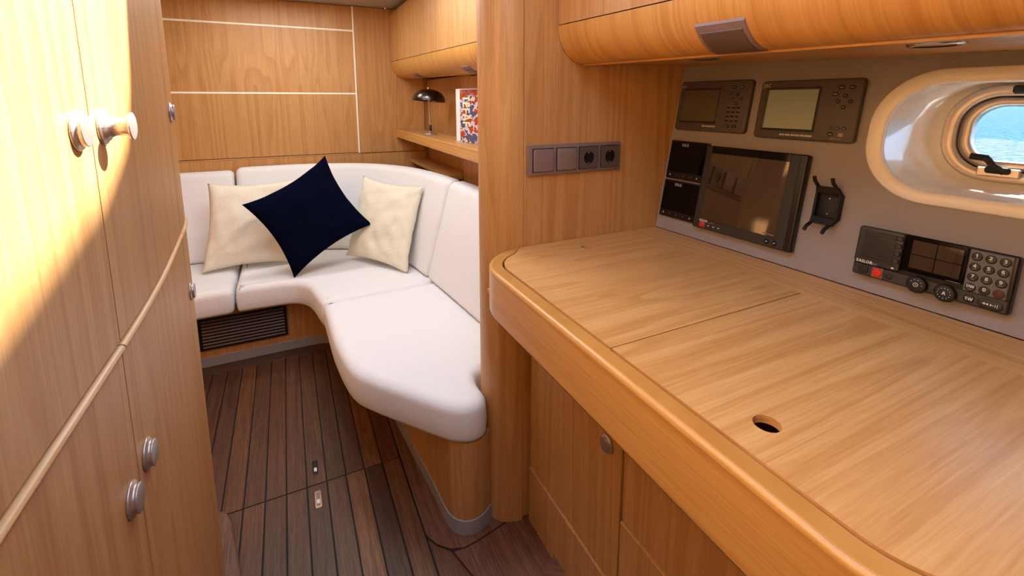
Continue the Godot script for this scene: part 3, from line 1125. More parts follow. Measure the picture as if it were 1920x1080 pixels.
func build_lockers_and_shelf() -> void:
	var t := thing("overhead_locker", "curved wooden overhead locker above the instrument panel", "locker")
	locker(t, 0.689, -1.118, 0.6, 1.402, 1.872, 0.33)
	clasp(t, 0.689, 1.402, -0.60, 0.105)
	for s in [[0.90, -0.80], [0.93, -0.38]]:
		var mb := MB.new()
		mb.xf = Transform3D(Basis(), Vector3(s[0], 1.402 + sheer(s[1]) + 0.0015, s[1]))
		mb.lathe([Vector2(0.026, 0.0), Vector2(0.034, 0.0), Vector2(0.036, 0.002), Vector2(0.036, 0.006)], 28)
		var rim := part(mb, "spotlight_rim", M.chrome, t, "chrome rim of a recessed spotlight")
		mb = MB.new()
		mb.xf = Transform3D(Basis(), Vector3(s[0], 1.402 + sheer(s[1]) + 0.003, s[1]))
		mb.lathe([Vector2(0.0, 0.0), Vector2(0.027, 0.0005)], 24)
		part(mb, "lens", M.lens, rim)
	t = thing("overhead_locker", "curved wooden overhead locker above the bookshelf and lamp", "locker")
	locker(t, 0.640, -3.098, -1.302, 1.397, 1.872, 0.71)
	clasp(t, 0.640, 1.397, -1.80, 0.085, 45.0)
	clasp(t, 0.640, 1.397, -2.63, 0.085, 52.0)
	# cornice between locker and headlining is the door's top; side lining behind the shelf
	var w := setting("wall_lining", "wooden side lining behind the bookshelf", "wall")
	var mb := MB.new(Vector3(0, 1, 0), Vector2(0.4, 0.1))
	mb.box(Vector3(0.89, 0.872, -2.69), Vector3(0.02, 1.124, 0.82))
	part(mb, "lining_panel", M.veneer, w)
	mb = MB.new(Vector3(0, 1, 0), Vector2(0.85, 0.3))
	mb.box(Vector3(0.85, 0.865, -1.79), Vector3(0.04, 1.11, 0.97), 0.001)
	part(mb, "lining_panel", M.veneer, w)
	mb = MB.new(Vector3(0, 0, 1), Vector2(0.1, 0.1))
	mb.box(Vector3(0.815, 0.90, -2.69), Vector3(0.13, 0.02, 0.81), 0.001)
	part(mb, "ledge", M.veneer, w)
	t = thing("bookshelf", "wooden shelf with a deep front edge carrying the lamp and books", "shelf")
	mb = MB.new(Vector3(0, 0, 1), Vector2(0.2, 0.6))
	mb.box(Vector3(0.7525, 1.100, -2.20), Vector3(0.153, 0.018, 1.79), 0.001)
	part(mb, "board", M.veneer, t)
	mb = MB.new(Vector3(0, 0, 1), Vector2(0.66, 0.3))
	mb.box(Vector3(0.668, 1.086, -2.20), Vector3(0.018, 0.052, 1.79), 0.003)
	part(mb, "front_edge", M.solid, t)

# ---------------------------------------------------------------- chart desk
func desk_front(inset: float) -> Array:
	# plan of the front: from the partition round the corner, aft, and round the aft corner
	var out := []
	for k in 13:
		var r := 0.15 - inset * smoothstep(-0.5, 3.2, float(k))     # the rim thins out where it meets the partition
		var a := PI * 1.5 - PI * 0.5 * k / 12.0
		out.append(Vector2(0.578 + r * cos(a), -0.97 + r * sin(a)))
	for k in range(1, 8):
		out.append(Vector2(0.428 + inset, lerpf(-0.97, -0.20, k / 8.0)))
	var r := 0.134 - inset
	for k in 13:
		var a := PI - PI * 0.5 * k / 12.0
		out.append(Vector2(0.562 + r * cos(a), -0.20 + r * sin(a)))
	out.append(Vector2(1.12, -0.066 - inset))
	return out

func build_desk() -> void:
	var t := thing("chart_desk", "wooden chart desk with two lift-up lids and finger holes", "desk")
	var top := 0.89
	# rim and fascia in one solid moulding
	var prof := [Vector2(0.030, 0.771), Vector2(0.007, 0.770), Vector2(0.002, 0.772), Vector2(0.0, 0.777), Vector2(0.0, 0.785), Vector2(0.0, 0.876), Vector2(0.0, 0.881)]
	for k in 6:
		var a := PI * 0.5 * (k + 1) / 6.0
		prof.append(Vector2(0.008 * (1.0 - cos(a)), top - 0.008 * (1.0 - sin(a))))
	prof.append(Vector2(0.013, top)); prof.append(Vector2(0.0325, top)); prof.append(Vector2(0.0335, top - 0.001)); prof.append(Vector2(0.0335, top - 0.02))
	var cols := []
	for p in prof:
		var col := desk_front(p.x)
		cols.append([col, p.y])
	var rings := []
	for i in cols[0][0].size():
		var ring := []
		for c in cols:
			ring.append(Vector3(c[0][i].x, c[1], maxf(c[0][i].y, -1.1195)))
		rings.append(ring)
	var mb := MB.new(Vector3(0, 0, 1), Vector2(0.43, 0.07))
	# underside, fascia, rounding, top and groove wall shade as faces of their own
	var cuts := [0, 1, 3, 6, 12, 14, prof.size() - 1]
	for k in cuts.size() - 1:
		var sub := []
		for r in rings:
			sub.append(r.slice(cuts[k], cuts[k + 1] + 1))
		mb.off = Vector2(0.43 + 0.05 * k, 0.07)
		mb.loft(sub, false, 2 + k, 1)
	part(mb, "rim", M.solid, t, "rounded solid wood front rim")
	# lids
	var groove := desk_front(0.0385)
	var far_poly := PackedVector2Array()
	var near_poly := PackedVector2Array()
	for p in groove:
		if p.y < -0.5745:
			far_poly.append(Vector2(p.x, maxf(p.y, -1.118)))
		elif p.y > -0.5715:
			near_poly.append(Vector2(minf(p.x, 0.9745), p.y))
	far_poly.append(Vector2(groove[15].x, -0.5745)); far_poly.append(Vector2(0.9745, -0.5745)); far_poly.append(Vector2(0.9745, -1.118))
	near_poly.insert(0, Vector2(groove[15].x, -0.5715))
	near_poly.append(Vector2(0.9745, near_poly[-1].y)); near_poly.append(Vector2(0.9745, -0.5715))
	for l in [[far_poly, Vector2(0.746, -1.038), Vector2(0.15, 0.62)], [near_poly, Vector2(0.530, -0.337), Vector2(0.45, 0.12)]]:
		mb = MB.new(Vector3(1, 0, 0), l[2])
		var hole := PackedVector2Array()
		for k in 28:
			hole.append(l[1] + Vector2(cos(TAU * k / 28.0), sin(TAU * k / 28.0)) * 0.0168)
		holed(mb, l[0], hole, Vector3.ZERO, Vector3.RIGHT, Vector3.BACK, Vector3.UP, top - 0.011, top)
		part(mb, "lid", M.desk, t)
	mb = MB.new(Vector3(0, 0, 1), Vector2(0.7, 0.33))
	var back := PackedVector2Array([Vector2(0.9757, -1.118), Vector2(1.074, -1.118), Vector2(1.13, -0.1045), Vector2(0.9757, -0.1045)])
	mb.prism(back, Vector3.ZERO, Vector3.RIGHT, Vector3.BACK, Vector3.UP, top - 0.02, top - 0.0005)
	part(mb, "back_strip", M.desk, t)
	# the box below the lids
	mb = MB.new()
	mb.box(Vector3(0.78, 0.782, -0.63), Vector3(0.62, 0.012, 0.97))
	part(mb, "desk_bottom", M.veneer, t)
	# cabinet below
	var c := thing("desk_cabinet", "wooden cabinet under the chart desk with one round knob", "cabinet")
	mb = MB.new()
	mb.box(Vector3(0.765, 0.387, -0.62), Vector3(0.28, 0.772, 0.995))
	part(mb, "carcass", M.veneer, c)
	var fx := 0.612
	var d1: MeshInstance3D
	for e in [[-1.106, -0.6945, 0.198, 0.766, "door"], [-1.106, -0.6945, 0.006, 0.193, "lower_panel"], [-0.6865, -0.13, 0.395, 0.766, "door"], [-0.6865, -0.13, 0.006, 0.390, "lower_panel"]]:
		mb = MB.new(Vector3(0, 1, 0), Vector2(e[0] * 2.3, e[2]))
		var out := 0.004 if e[4] == "lower_panel" else 0.0
		mb.box(Vector3(fx + 0.002 - out * 0.5, (e[2] + e[3]) * 0.5, (e[0] + e[1]) * 0.5), Vector3(0.02 + out, e[3] - e[2], e[1] - e[0]), 0.0015)
		var o := part(mb, e[4], M.veneer, c)
		if d1 == null:
			d1 = o
	place_knob(d1, Vector2(0.602, -0.742), Vector2(-1, 0), 0.538, false, "round bronze coloured knob")

# ---------------------------------------------------------------- instrument panel and port
func loop_loft(mb: MB, loops: Array, group: int) -> void:
	var rings := []
	for l in loops:
		rings.append(ring3(l[0], l[1]))
	rings.reverse()
	mb.loft(rings, true, group)

func build_panel_and_port() -> void:
	var w := setting("wall_instruments", "slanted grey instrument panel above the chart desk", "wall")
	w.transform = PANEL
	var mb := MB.new()
	holed(mb, PackedVector2Array([Vector2(0.002, 0.001), Vector2(1.75, 0.001), Vector2(1.75, 0.535), Vector2(0.002, 0.535)]), rrect(0.575, 1.065, 0.226, 0.457, 0.10, 8), Vector3.ZERO, Vector3.RIGHT, Vector3.UP, Vector3.BACK, -0.012, 0.0)
	part(mb, "panel_board", M.grey_panel, w)
	# window: trim, tunnel, alloy frame, pane
	w = setting("window_1", "rounded port window in a deep glossy recess with pale trim", "window")
	w.transform = PANEL
	mb = MB.new()
	var o0 := rrect(0.549, 1.091, 0.206, 0.4815, 0.122, 12)
	var o1 := rrect(0.553, 1.087, 0.210, 0.4775, 0.118, 12)
	var i1 := rrect(0.578, 1.062, 0.2285, 0.455, 0.100, 12)
	var i0 := rrect(0.581, 1.059, 0.2315, 0.452, 0.097, 12)
	loop_loft(mb, [[o0, 0.0005], [o0, 0.004], [o1, 0.008], [i1, 0.008], [i0, 0.005], [i0, -0.004]], 2)
	part(mb, "inner_trim", M.trim_white, w, "wide pale trim ring")
	mb = MB.new()
	var t0 := rrect(0.581, 1.059, 0.2315, 0.452, 0.097, 12)
	var t1 := rrect(0.592, 1.05, 0.245, 0.463, 0.095, 12)
	var t2 := rrect(0.620, 1.025, 0.262, 0.474, 0.092, 12)
	loop_loft(mb, [[t0, -0.004], [t1, -0.045], [t2, -0.115], [rrect(0.65, 0.99, 0.285, 0.455, 0.07, 12), -0.122]], 1)
	part(mb, "recess", M.gelcoat, w, "glossy white recess")
	var f := MB.new()
	var f0 := rrect(0.641, 1.005, 0.272, 0.468, 0.084, 12)
	var f1 := rrect(0.645, 1.001, 0.276, 0.464, 0.080, 12)
	var f2 := rrect(0.661, 0.985, 0.291, 0.449, 0.066, 12)
	var f3 := rrect(0.664, 0.982, 0.294, 0.446, 0.063, 12)
	loop_loft(f, [[f0, -0.124], [f0, -0.104], [f1, -0.100], [f2, -0.100], [f3, -0.103], [f3, -0.120]], 2)
	var fr := part(f, "frame", M.alloy, w, "brushed alloy port frame")
	f = MB.new()
	var s0 := rrect(0.667, 0.979, 0.297, 0.443, 0.060, 12)
	var s1 := rrect(0.683, 0.963, 0.312, 0.4315, 0.048, 12)
	var s2 := rrect(0.687, 0.959, 0.316, 0.4280, 0.045, 12)
	loop_loft(f, [[s0, -0.126], [s0, -0.110], [s1, -0.107], [s2, -0.112], [s2, -0.128]], 2)
	part(f, "sash", M.alloy, fr)
	f = MB.new()
	loop_loft(f, [[f3, -0.1195], [s0, -0.1195]], -1)
	part(f, "seal", M.rubber, fr)
	f = MB.new()
	var g0 := rrect(0.6865, 0.9595, 0.3155, 0.4285, 0.045, 12)
	f.cap(g0, Vector3(0, 0, -0.120), Vector3.RIGHT, Vector3.UP)
	f.cap(g0, Vector3(0, 0, -0.126), Vector3.RIGHT, Vector3.UP, true)
	loop_loft(f, [[g0, -0.126], [g0, -0.120]], -1)
	part(f, "pane", M.pane, w)
	# locking handle and hinge
	f = MB.new()
	f.box(Vector3(0.742, 0.2905, -0.096), Vector3(0.062, 0.018, 0.010), 0.002)
	var hb := part(f, "handle_bracket", M.alloy, w)
	f = MB.new()
	f.tube([Vector3(0.700, 0.3185, -0.084), Vector3(0.724, 0.3165, -0.084), Vector3(0.736, 0.3020, -0.086), Vector3(0.752, 0.2915, -0.089)], 0.0068, 10)
	f.box(Vector3(0.742, 0.2945, -0.089), Vector3(0.036, 0.014, 0.012), 0.003)
	part(f, "handle", M.rubber, hb, "black locking lever")
	f = MB.new()
	f.box(Vector3(0.748, 0.4560, -0.096), Vector3(0.022, 0.016, 0.012), 0.003)
	part(f, "hinge", M.rubber, w)
	f = MB.new()
	f.tube([Vector3(0.757, 0.4575, -0.094), Vector3(0.94, 0.4575, -0.094)], 0.0055, 10)
	part(f, "hinge_pin", M.alloy, w)
	# the sea outside
	var s := setting("sea", "bright turquoise sea seen through the port window", "water")
	var p := PlaneMesh.new()
	p.size = Vector2(1600, 2400)
	var o := part_mesh(p, "water", M.sea, s)
	o.position = Vector3(802.5, -0.55, 0)

# ---------------------------------------------------------------- instruments on the panel; all measured in the panel's own frame
func case_box(x0: float, x1: float, y0: float, y1: float, r: float, c0: float, c1: float, bev: float) -> MB:
	var mb := MB.new()
	mb.prism(rrect(x0, x1, y0, y1, r, 4), Vector3.ZERO, Vector3.RIGHT, Vector3.UP, Vector3.BACK, c0, c1, bev, 2)
	return mb

func slab(x0: float, x1: float, y0: float, y1: float, c0: float, c1: float, bev := 0.0005) -> MB:
	var mb := MB.new()
	mb.box(Vector3((x0 + x1) * 0.5, (y0 + y1) * 0.5, (c0 + c1) * 0.5), Vector3(x1 - x0, y1 - y0, c1 - c0), bev)
	return mb

func face(x: float, y: float, c: float) -> Transform3D:
	return Transform3D(Basis(), Vector3(x, y, c))

func key(parent: Node3D, x: float, y: float, w: float, h: float, c: float, mat: Material, mark := 0.0) -> MeshInstance3D:
	var mb := MB.new()
	mb.prism(rrect(x - w * 0.5, x + w * 0.5, y - h * 0.5, y + h * 0.5, minf(w, h) * 0.49, 4), Vector3.ZERO, Vector3.RIGHT, Vector3.UP, Vector3.BACK, c, c + 0.002, 0.0007, 2)
	var k := part(mb, "key", mat, parent)
	if mark > 0.0:
		part(slab(x - w * mark * 0.5, x + w * mark * 0.5, y - 0.0009, y + 0.0009, c + 0.0019, c + 0.0022, 0.0), "mark", M.print_grey, k)
	return k

func frame_screen(parent: Node3D, x0: float, x1: float, y0: float, y1: float, c: float, glass: Material, depth := 0.003) -> void:
	# raised bezel round a recessed display
	var mb := MB.new()
	loop_loft(mb, [[rrect(x0 - 0.007, x1 + 0.007, y0 - 0.007, y1 + 0.007, 0.003, 2), c - 0.0005], [rrect(x0 - 0.004, x1 + 0.004, y0 - 0.004, y1 + 0.004, 0.002, 2), c + 0.0015], [rrect(x0, x1, y0, y1, 0.001, 2), c + 0.0002]], -1)
	var b := part(mb, "bezel", M.case_dark, parent)
	part(slab(x0, x1, y0, y1, c - 0.001, c + 0.0006, 0.0), "display", glass, b)

func build_instruments() -> void:
	# satellite navigator
	var t := thing("satellite_navigator", "small grey navigation receiver with dull screen and number keys, by the partition", "instrument", PANEL)
	part(case_box(0.0195, 0.261, 0.3225, 0.4735, 0.010, 0.0005, 0.016, 0.004), "case", M.case_grey, t)
	frame_screen(t, 0.042, 0.163, 0.3515, 0.445, 0.016, M.lcd_dull)
	var c := 0.0158
	for k in [[0.2090, 0.4520, 0.013], [0.2325, 0.4520, 0.013], [0.1990, 0.4355, 0.013]]:
		key(t, k[0], k[1], k[2], 0.0085, c, M.key, 0.6)
	for k in [[0.2215, 0.4305], [0.2085, 0.4185], [0.2345, 0.4185], [0.2210, 0.4060]]:
		key(t, k[0], k[1], 0.0095, 0.0095, c, M.key, 0.3)
	for r in 4:
		for q in 3:
			key(t, 0.2015 + 0.0152 * q, 0.3935 - 0.0125 * r, 0.0090, 0.0055, c, M.key, 0.0)
			part(slab(0.1985 + 0.0152 * q, 0.2045 + 0.0152 * q, 0.3978 - 0.0125 * r, 0.3986 - 0.0125 * r, c, c + 0.0005, 0.0), "print", M.print_grey, t)
	key(t, 0.2060, 0.3400, 0.013, 0.009, c, M.key, 0.5)
	key(t, 0.2290, 0.3405, 0.013, 0.009, c, M.key, 0.3)
	lettering("JRC", 0.008, face(0.0330, 0.4570, c + 0.0004), M.print_grey, t)
	lettering("GPS NAVIGATOR", 0.0042, face(0.1450, 0.3375, c + 0.0004), M.print_white, t)
	# telex receiver
	t = thing("weather_receiver", "large grey receiver with pale green screen and few keys, beside the port window", "instrument", PANEL)
	part(case_box(0.2885, 0.5295, 0.3165, 0.4665, 0.010, 0.0005, 0.016, 0.004), "case", M.case_grey, t)
	frame_screen(t, 0.3130, 0.4360, 0.3425, 0.4415, 0.016, M.lcd_green)
	for k in [[0.4845, 0.4446, 0.014], [0.5065, 0.4446, 0.014], [0.4735, 0.4290, 0.014]]:
		key(t, k[0], k[1], k[2], 0.0090, c, M.key, 0.6)
	for k in [[0.4955, 0.4250], [0.4825, 0.4118], [0.5085, 0.4118], [0.4955, 0.3985]]:
		key(t, k[0], k[1], 0.0095, 0.0095, c, M.key, 0.3)
	for k in [[0.4760, 0.3492], [0.4910, 0.3490], [0.5062, 0.3490]]:
		key(t, k[0], k[1], 0.009, 0.006, c, M.key, 0.5)
	key(t, 0.4790, 0.3345, 0.013, 0.009, c, M.key, 0.6)
	part(slab(0.4960, 0.5065, 0.3300, 0.3385, c, c + 0.0015), "key", M.print_grey, t)
	part(slab(0.4790, 0.5030, 0.3240, 0.3250, c, c + 0.0005, 0.0), "print", M.print_grey, t)
	lettering("JRC", 0.009, face(0.3040, 0.4530, c + 0.0004), M.print_grey, t)
	lettering("NCR-300A NAVTEX RECEIVER", 0.0042, face(0.3995, 0.3270, c + 0.0004), M.print_white, t)
	# two small displays
	for d in [[0.1665, 0.2880, "square black display unit, upper of the pair by the partition"], [0.0435, 0.1620, "square black display unit, lower of the pair by the partition"]]:
		t = thing("display_unit", d[2], "instrument", PANEL, "pair of square black displays")
		part(case_box(0.0135, 0.1555, d[0], d[1], 0.003, 0.0005, 0.008, 0.0015), "case", M.case_black, t)
		part(slab(0.018, 0.148, d[0] + 0.022, d[1] - 0.004, 0.0078, 0.0084, 0.0002), "glass", M.gloss_black, t)
		lettering("B&G", 0.0095, face(0.0700, d[1] - 0.0130, 0.0086), M.print_grey, t)
		for q in 5:
			var x: float = 0.030 + 0.0255 * q
			var s := 0.0042 if q == 0 or q == 4 else 0.0028
			part(slab(x - s * 0.5, x + s * 0.5, d[0] + 0.0115 - s * 0.4, d[0] + 0.0115 + s * 0.4, 0.0078, 0.0083, 0.0), "button_mark", M.print_white if q == 0 or q == 4 else M.print_grey, t)
	# chart plotter
	t = thing("chart_plotter", "large black chart plotter with brown reflective screen and red button", "plotter", PANEL)
	part(case_box(0.157, 0.4445, 0.0385, 0.281, 0.004, 0.0005, 0.022, 0.003), "case", M.case_black, t)
	part(slab(0.1605, 0.179, 0.0405, 0.279, 0.0215, 0.0232, 0.0006), "side_bezel", M.case_dark, t)
	part(slab(0.4045, 0.4285, 0.0405, 0.279, 0.0215, 0.0232, 0.0006), "side_bezel", M.case_dark, t)
	part(slab(0.1795, 0.404, 0.2600, 0.279, 0.0215, 0.0228, 0.0005), "top_bezel", M.gloss_black, t)
	part(slab(0.1795, 0.404, 0.0655, 0.2595, 0.0215, 0.0226, 0.0003), "screen", M.screen_brown, t, "brown reflective screen")
	part(slab(0.1795, 0.404, 0.0405, 0.0650, 0.0215, 0.0230, 0.0005), "bottom_bezel", M.case_dark, t)
	part(slab(0.1810, 0.2000, 0.0425, 0.0600, 0.0228, 0.0246, 0.0006), "button_frame", M.orange_frame, t)
	var mb := MB.new()
	mb.xf = Transform3D(Basis(Vector3.RIGHT, PI * 0.5), Vector3(0.1905, 0.0513, 0.0244))
	mb.lathe([Vector2(0.0076, 0.0), Vector2(0.0074, 0.0018), Vector2(0.006, 0.0026), Vector2(0, 0.0028)], 20)
	part(mb, "red_button", M.red, t)
	lettering("SAILOR", 0.0055, face(0.1925, 0.0625, 0.0232), M.print_white, t)
	lettering("chart system", 0.0028, face(0.2160, 0.0600, 0.0232), M.print_grey, t, "lettering", false)
	for q in 3:
		part(slab(0.2085 + 0.0165 * q, 0.2145 + 0.0165 * q, 0.0500, 0.0518, 0.0229, 0.0233, 0.0), "button_mark", M.print_white, t)
	lettering("Multi Display", 0.0036, face(0.3850, 0.0710, 0.0229), M.print_grey, t, "lettering", false)
	for q in 2:
		mb = MB.new()
		mb.xf = Transform3D(Basis(Vector3.RIGHT, PI * 0.5), Vector3(0.3850 + 0.0205 * q, 0.0520, 0.0229))
		mb.lathe([Vector2(0.0062, 0.0), Vector2(0.006, 0.002), Vector2(0, 0.0024)], 18)
		var kb := part(mb, "button", M.key, t)
		part(slab(0.3832 + 0.0205 * q, 0.3868 + 0.0205 * q, 0.0502, 0.0538, 0.0252, 0.0255, 0.0), "mark", M.print_grey, kb)
	# handset cradle
	t = thing("handset_cradle", "empty black plastic handset cradle with four prongs on the grey panel", "cradle", PANEL)
	mb = MB.new()
	mb.prism(PackedVector2Array([Vector2(0.4790, 0.1400), Vector2(0.5240, 0.1400), Vector2(0.5240, 0.1960), Vector2(0.4790, 0.1960)]), Vector3.ZERO, Vector3.RIGHT, Vector3.UP, Vector3.BACK, 0.0005, 0.006, 0.0015, 2)
	for s in [0.4765, 0.5265]:
		mb.box(Vector3(s, 0.168, 0.009), Vector3(0.006, 0.060, 0.018), 0.0015)
	part(mb, "back_plate", M.matt_black, t)
	for e in [[1.0, 0.196], [-1.0, 0.140]]:
		mb = MB.new()
		var sgn: float = e[0]
		var y: float = e[1]
		# flared jaw
		var ring_a := [Vector3(0.4745, y, 0.001), Vector3(0.5285, y, 0.001), Vector3(0.5285, y, 0.018), Vector3(0.4745, y, 0.018)]
		var ring_b := [Vector3(0.4770, y + 0.017 * sgn, 0.012), Vector3(0.5210, y + 0.017 * sgn, 0.012), Vector3(0.5210, y + 0.015 * sgn, 0.026), Vector3(0.4770, y + 0.015 * sgn, 0.026)]
		var rr := [ring_a, ring_b]
		if sgn > 0:
			rr.reverse()
		mb.loft(rr, true, -1)
		mb.fan(rr[0], false); mb.fan(rr[1], true)
		part(mb, "jaw", M.matt_black, t)
		for x in [0.4790, 0.5180]:
			mb = MB.new()
			mb.tube([Vector3(x, y + 0.008 * sgn, 0.014), Vector3(x, y + 0.017 * sgn, 0.024), Vector3(x - 0.002, y + 0.026 * sgn, 0.036), Vector3(x - 0.003, y + 0.036 * sgn, 0.040)], 0.0042, 10)
			part(mb, "prong", M.matt_black, t)
	for y in [0.186, 0.149]:
		mb = MB.new()
		mb.xf = Transform3D(Basis(Vector3.RIGHT, PI * 0.5), Vector3(0.5015, y, 0.0058))
		mb.lathe([Vector2(0.0026, 0.0), Vector2(0.0022, 0.001), Vector2(0, 0.0013)], 14)
		part(mb, "screw", M.chrome, t)
	build_radio()

func build_radio() -> void:
	var t := thing("radio", "black marine radio with loudspeaker ribs, keypad and two round knobs", "radio", PANEL)
	part(case_box(0.580, 0.8225, 0.036, 0.141, 0.005, 0.0005, 0.020, 0.003), "case", M.case_black, t)
	# loudspeaker
	part(case_box(0.5815, 0.662, 0.062, 0.1415, 0.006, 0.018, 0.028, 0.003), "speaker_housing", M.case_dark, t)
	for k in 10:
		part(slab(0.594, 0.650, 0.0725 + 0.0064 * k, 0.0760 + 0.0064 * k, 0.0275, 0.0310, 0.0008), "speaker_rib", M.case_dark, t)
	for k in 4:
		part(slab(0.651, 0.660, 0.078 + 0.0155 * k, 0.087 + 0.0155 * k, 0.0270, 0.0320, 0.001), "side_key", M.case_dark, t)
	lettering("SAILOR", 0.0062, face(0.6020, 0.0665, 0.0282), M.print_white, t)
	lettering("DSC", 0.0045, face(0.6210, 0.0650, 0.0282), M.print_grey, t, "lettering", false)
	part(slab(0.6495, 0.6540, 0.0655, 0.0685, 0.0278, 0.0283, 0.0), "mark", M.print_white, t)
	# display
	part(slab(0.664, 0.7575, 0.069, 0.1415, 0.019, 0.0275, 0.0015), "display_housing", M.gloss_black, t)
	var d := part(slab(0.676, 0.752, 0.0775, 0.133, 0.0273, 0.0279, 0.0002), "display", M.screen_brown, t)
	part(slab(0.7135, 0.7150, 0.0775, 0.133, 0.0277, 0.0281, 0.0), "divider", M.gloss_black, d)
	part(slab(0.676, 0.752, 0.1040, 0.1055, 0.0277, 0.0281, 0.0), "divider", M.gloss_black, d)
	part(slab(0.7350, 0.7560, 0.0705, 0.0712, 0.0273, 0.0278, 0.0), "print", M.print_grey, t)
	# lower band
	part(slab(0.5815, 0.8205, 0.0375, 0.0610, 0.019, 0.0235, 0.0015), "lower_band", M.case_dark, t)
	part(slab(0.6175, 0.6370, 0.0385, 0.0600, 0.0232, 0.0255, 0.0006), "button_frame", M.orange_frame, t)
	part(round_piece(0.6272, 0.0492, 0.0252, 0.0082, 0.003), "red_button", M.red, t)
	part(round_piece(0.6015, 0.0500, 0.0232, 0.0095, 0.002), "socket", M.matt_black, t)
	part(round_piece(0.6470, 0.0480, 0.0232, 0.0060, 0.002), "socket", M.key, t)
	# two dials
	for q in [[0.6955, 0.0480], [0.7385, 0.0465]]:
		var kn := part(round_piece(q[0], q[1], 0.0230, 0.0165, 0.012), "dial", M.matt_black, t, "round black dial with white scale marks")
		for k in (5 if q[0] < 0.7 else 12):
			var a: float = (PI * (0.8 - 0.2 * k) if q[0] < 0.7 else TAU * k / 12.0)
			part(slab(q[0] + 0.0095 * cos(a) - 0.0006, q[0] + 0.0095 * cos(a) + 0.0006, q[1] + 0.0095 * sin(a) - 0.0006, q[1] + 0.0095 * sin(a) + 0.0006, 0.0349, 0.0353, 0.0), "scale_mark", M.print_white, kn)
		if q[0] < 0.7:
			var mb := MB.new()
			mb.xf = Transform3D(Basis(Vector3.RIGHT, PI * 0.5), Vector3(q[0], q[1], 0.0348))
			mb.lathe([Vector2(0.0040, 0.0), Vector2(0.0040, 0.0006), Vector2(0.0032, 0.0006), Vector2(0.0032, 0.0)], 20, -1)
			part(mb, "power_mark", M.print_white, kn)
			part(slab(q[0] - 0.0005, q[0] + 0.0005, q[1] - 0.0015, q[1] + 0.002, 0.0349, 0.0354, 0.0), "power_mark", M.print_white, kn)
		else:
			lettering("A", 0.006, face(q[0], q[1], 0.0351), M.print_white, kn, "scale_mark")
	# keypad
	part(slab(0.7590, 0.8165, 0.0605, 0.1385, 0.0195, 0.0250, 0.0015), "keypad_plate", M.keypad, t)
	var words := ["1", "2", "3", "4", "5", "6", "7", "8", "9", "DW", "0", ""]
	for k in 12:
		var x := 0.7695 + 0.0186 * (k % 3)
		var y := 0.1265 - 0.0191 * (k / 3)
		var kb := part(round_key(x, y, 0.0150, 0.0155, 0.0248), "key", M.key_red if k == 11 else M.key, t)
		if words[k] != "":
			lettering(words[k], 0.0062 if words[k].length() == 1 else 0.0050, face(x, y + 0.0018, 0.0275), M.print_white, kb, "lettering")
			if k != 10:
				part(slab(x - 0.0028, x + 0.0028, y - 0.0040, y - 0.0032, 0.0271, 0.0276, 0.0), "print", M.print_grey, kb)
	var k1 := part(round_key(0.7705, 0.0478, 0.0150, 0.0155, 0.0232), "key", M.key, t)
	lettering("1W", 0.0056, face(0.7705, 0.0478, 0.0259), M.print_white, k1)
	var k2 := part(round_key(0.7985, 0.0472, 0.0340, 0.0160, 0.0232), "key", M.key, t)
	for q in 2:
		var mb := MB.new()
		var x := 0.7905 + 0.0042 * q
		mb.prism(PackedVector2Array([Vector2(x - 0.0021, 0.0472), Vector2(x + 0.0021, 0.0452), Vector2(x + 0.0021, 0.0492)]), Vector3.ZERO, Vector3.RIGHT, Vector3.UP, Vector3.BACK, 0.0256, 0.0260)
		part(mb, "mark", M.print_white, k2)
	for q in 3:
		part(slab(0.8025 + 0.0028 * q, 0.8033 + 0.0028 * q, 0.0472 - 0.0012 - 0.0010 * q, 0.0472 + 0.0012 + 0.0010 * q, 0.0256, 0.0260, 0.0), "mark", M.print_white, k2)
	part(slab(0.7990, 0.8012, 0.0458, 0.0486, 0.0256, 0.0260, 0.0), "mark", M.print_white, k2)

func round_piece(x: float, y: float, c: float, r: float, h: float) -> MB:
	var mb := MB.new()
	mb.xf = Transform3D(Basis(Vector3.RIGHT, PI * 0.5), Vector3(x, y, c))
	mb.lathe([Vector2(r, 0.0), Vector2(r * 0.98, h * 0.75), Vector2(r * 0.9, h * 0.97), Vector2(r * 0.85, h), Vector2(0, h)], 28)
	return mb

func round_key(x: float, y: float, w: float, h: float, c: float) -> MB:
	var mb := MB.new()
	mb.prism(rrect(x - w * 0.5, x + w * 0.5, y - h * 0.5, y + h * 0.5, minf(w, h) * 0.495, 5), Vector3.ZERO, Vector3.RIGHT, Vector3.UP, Vector3.BACK, c, c + 0.0024, 0.001, 2)
	return mb

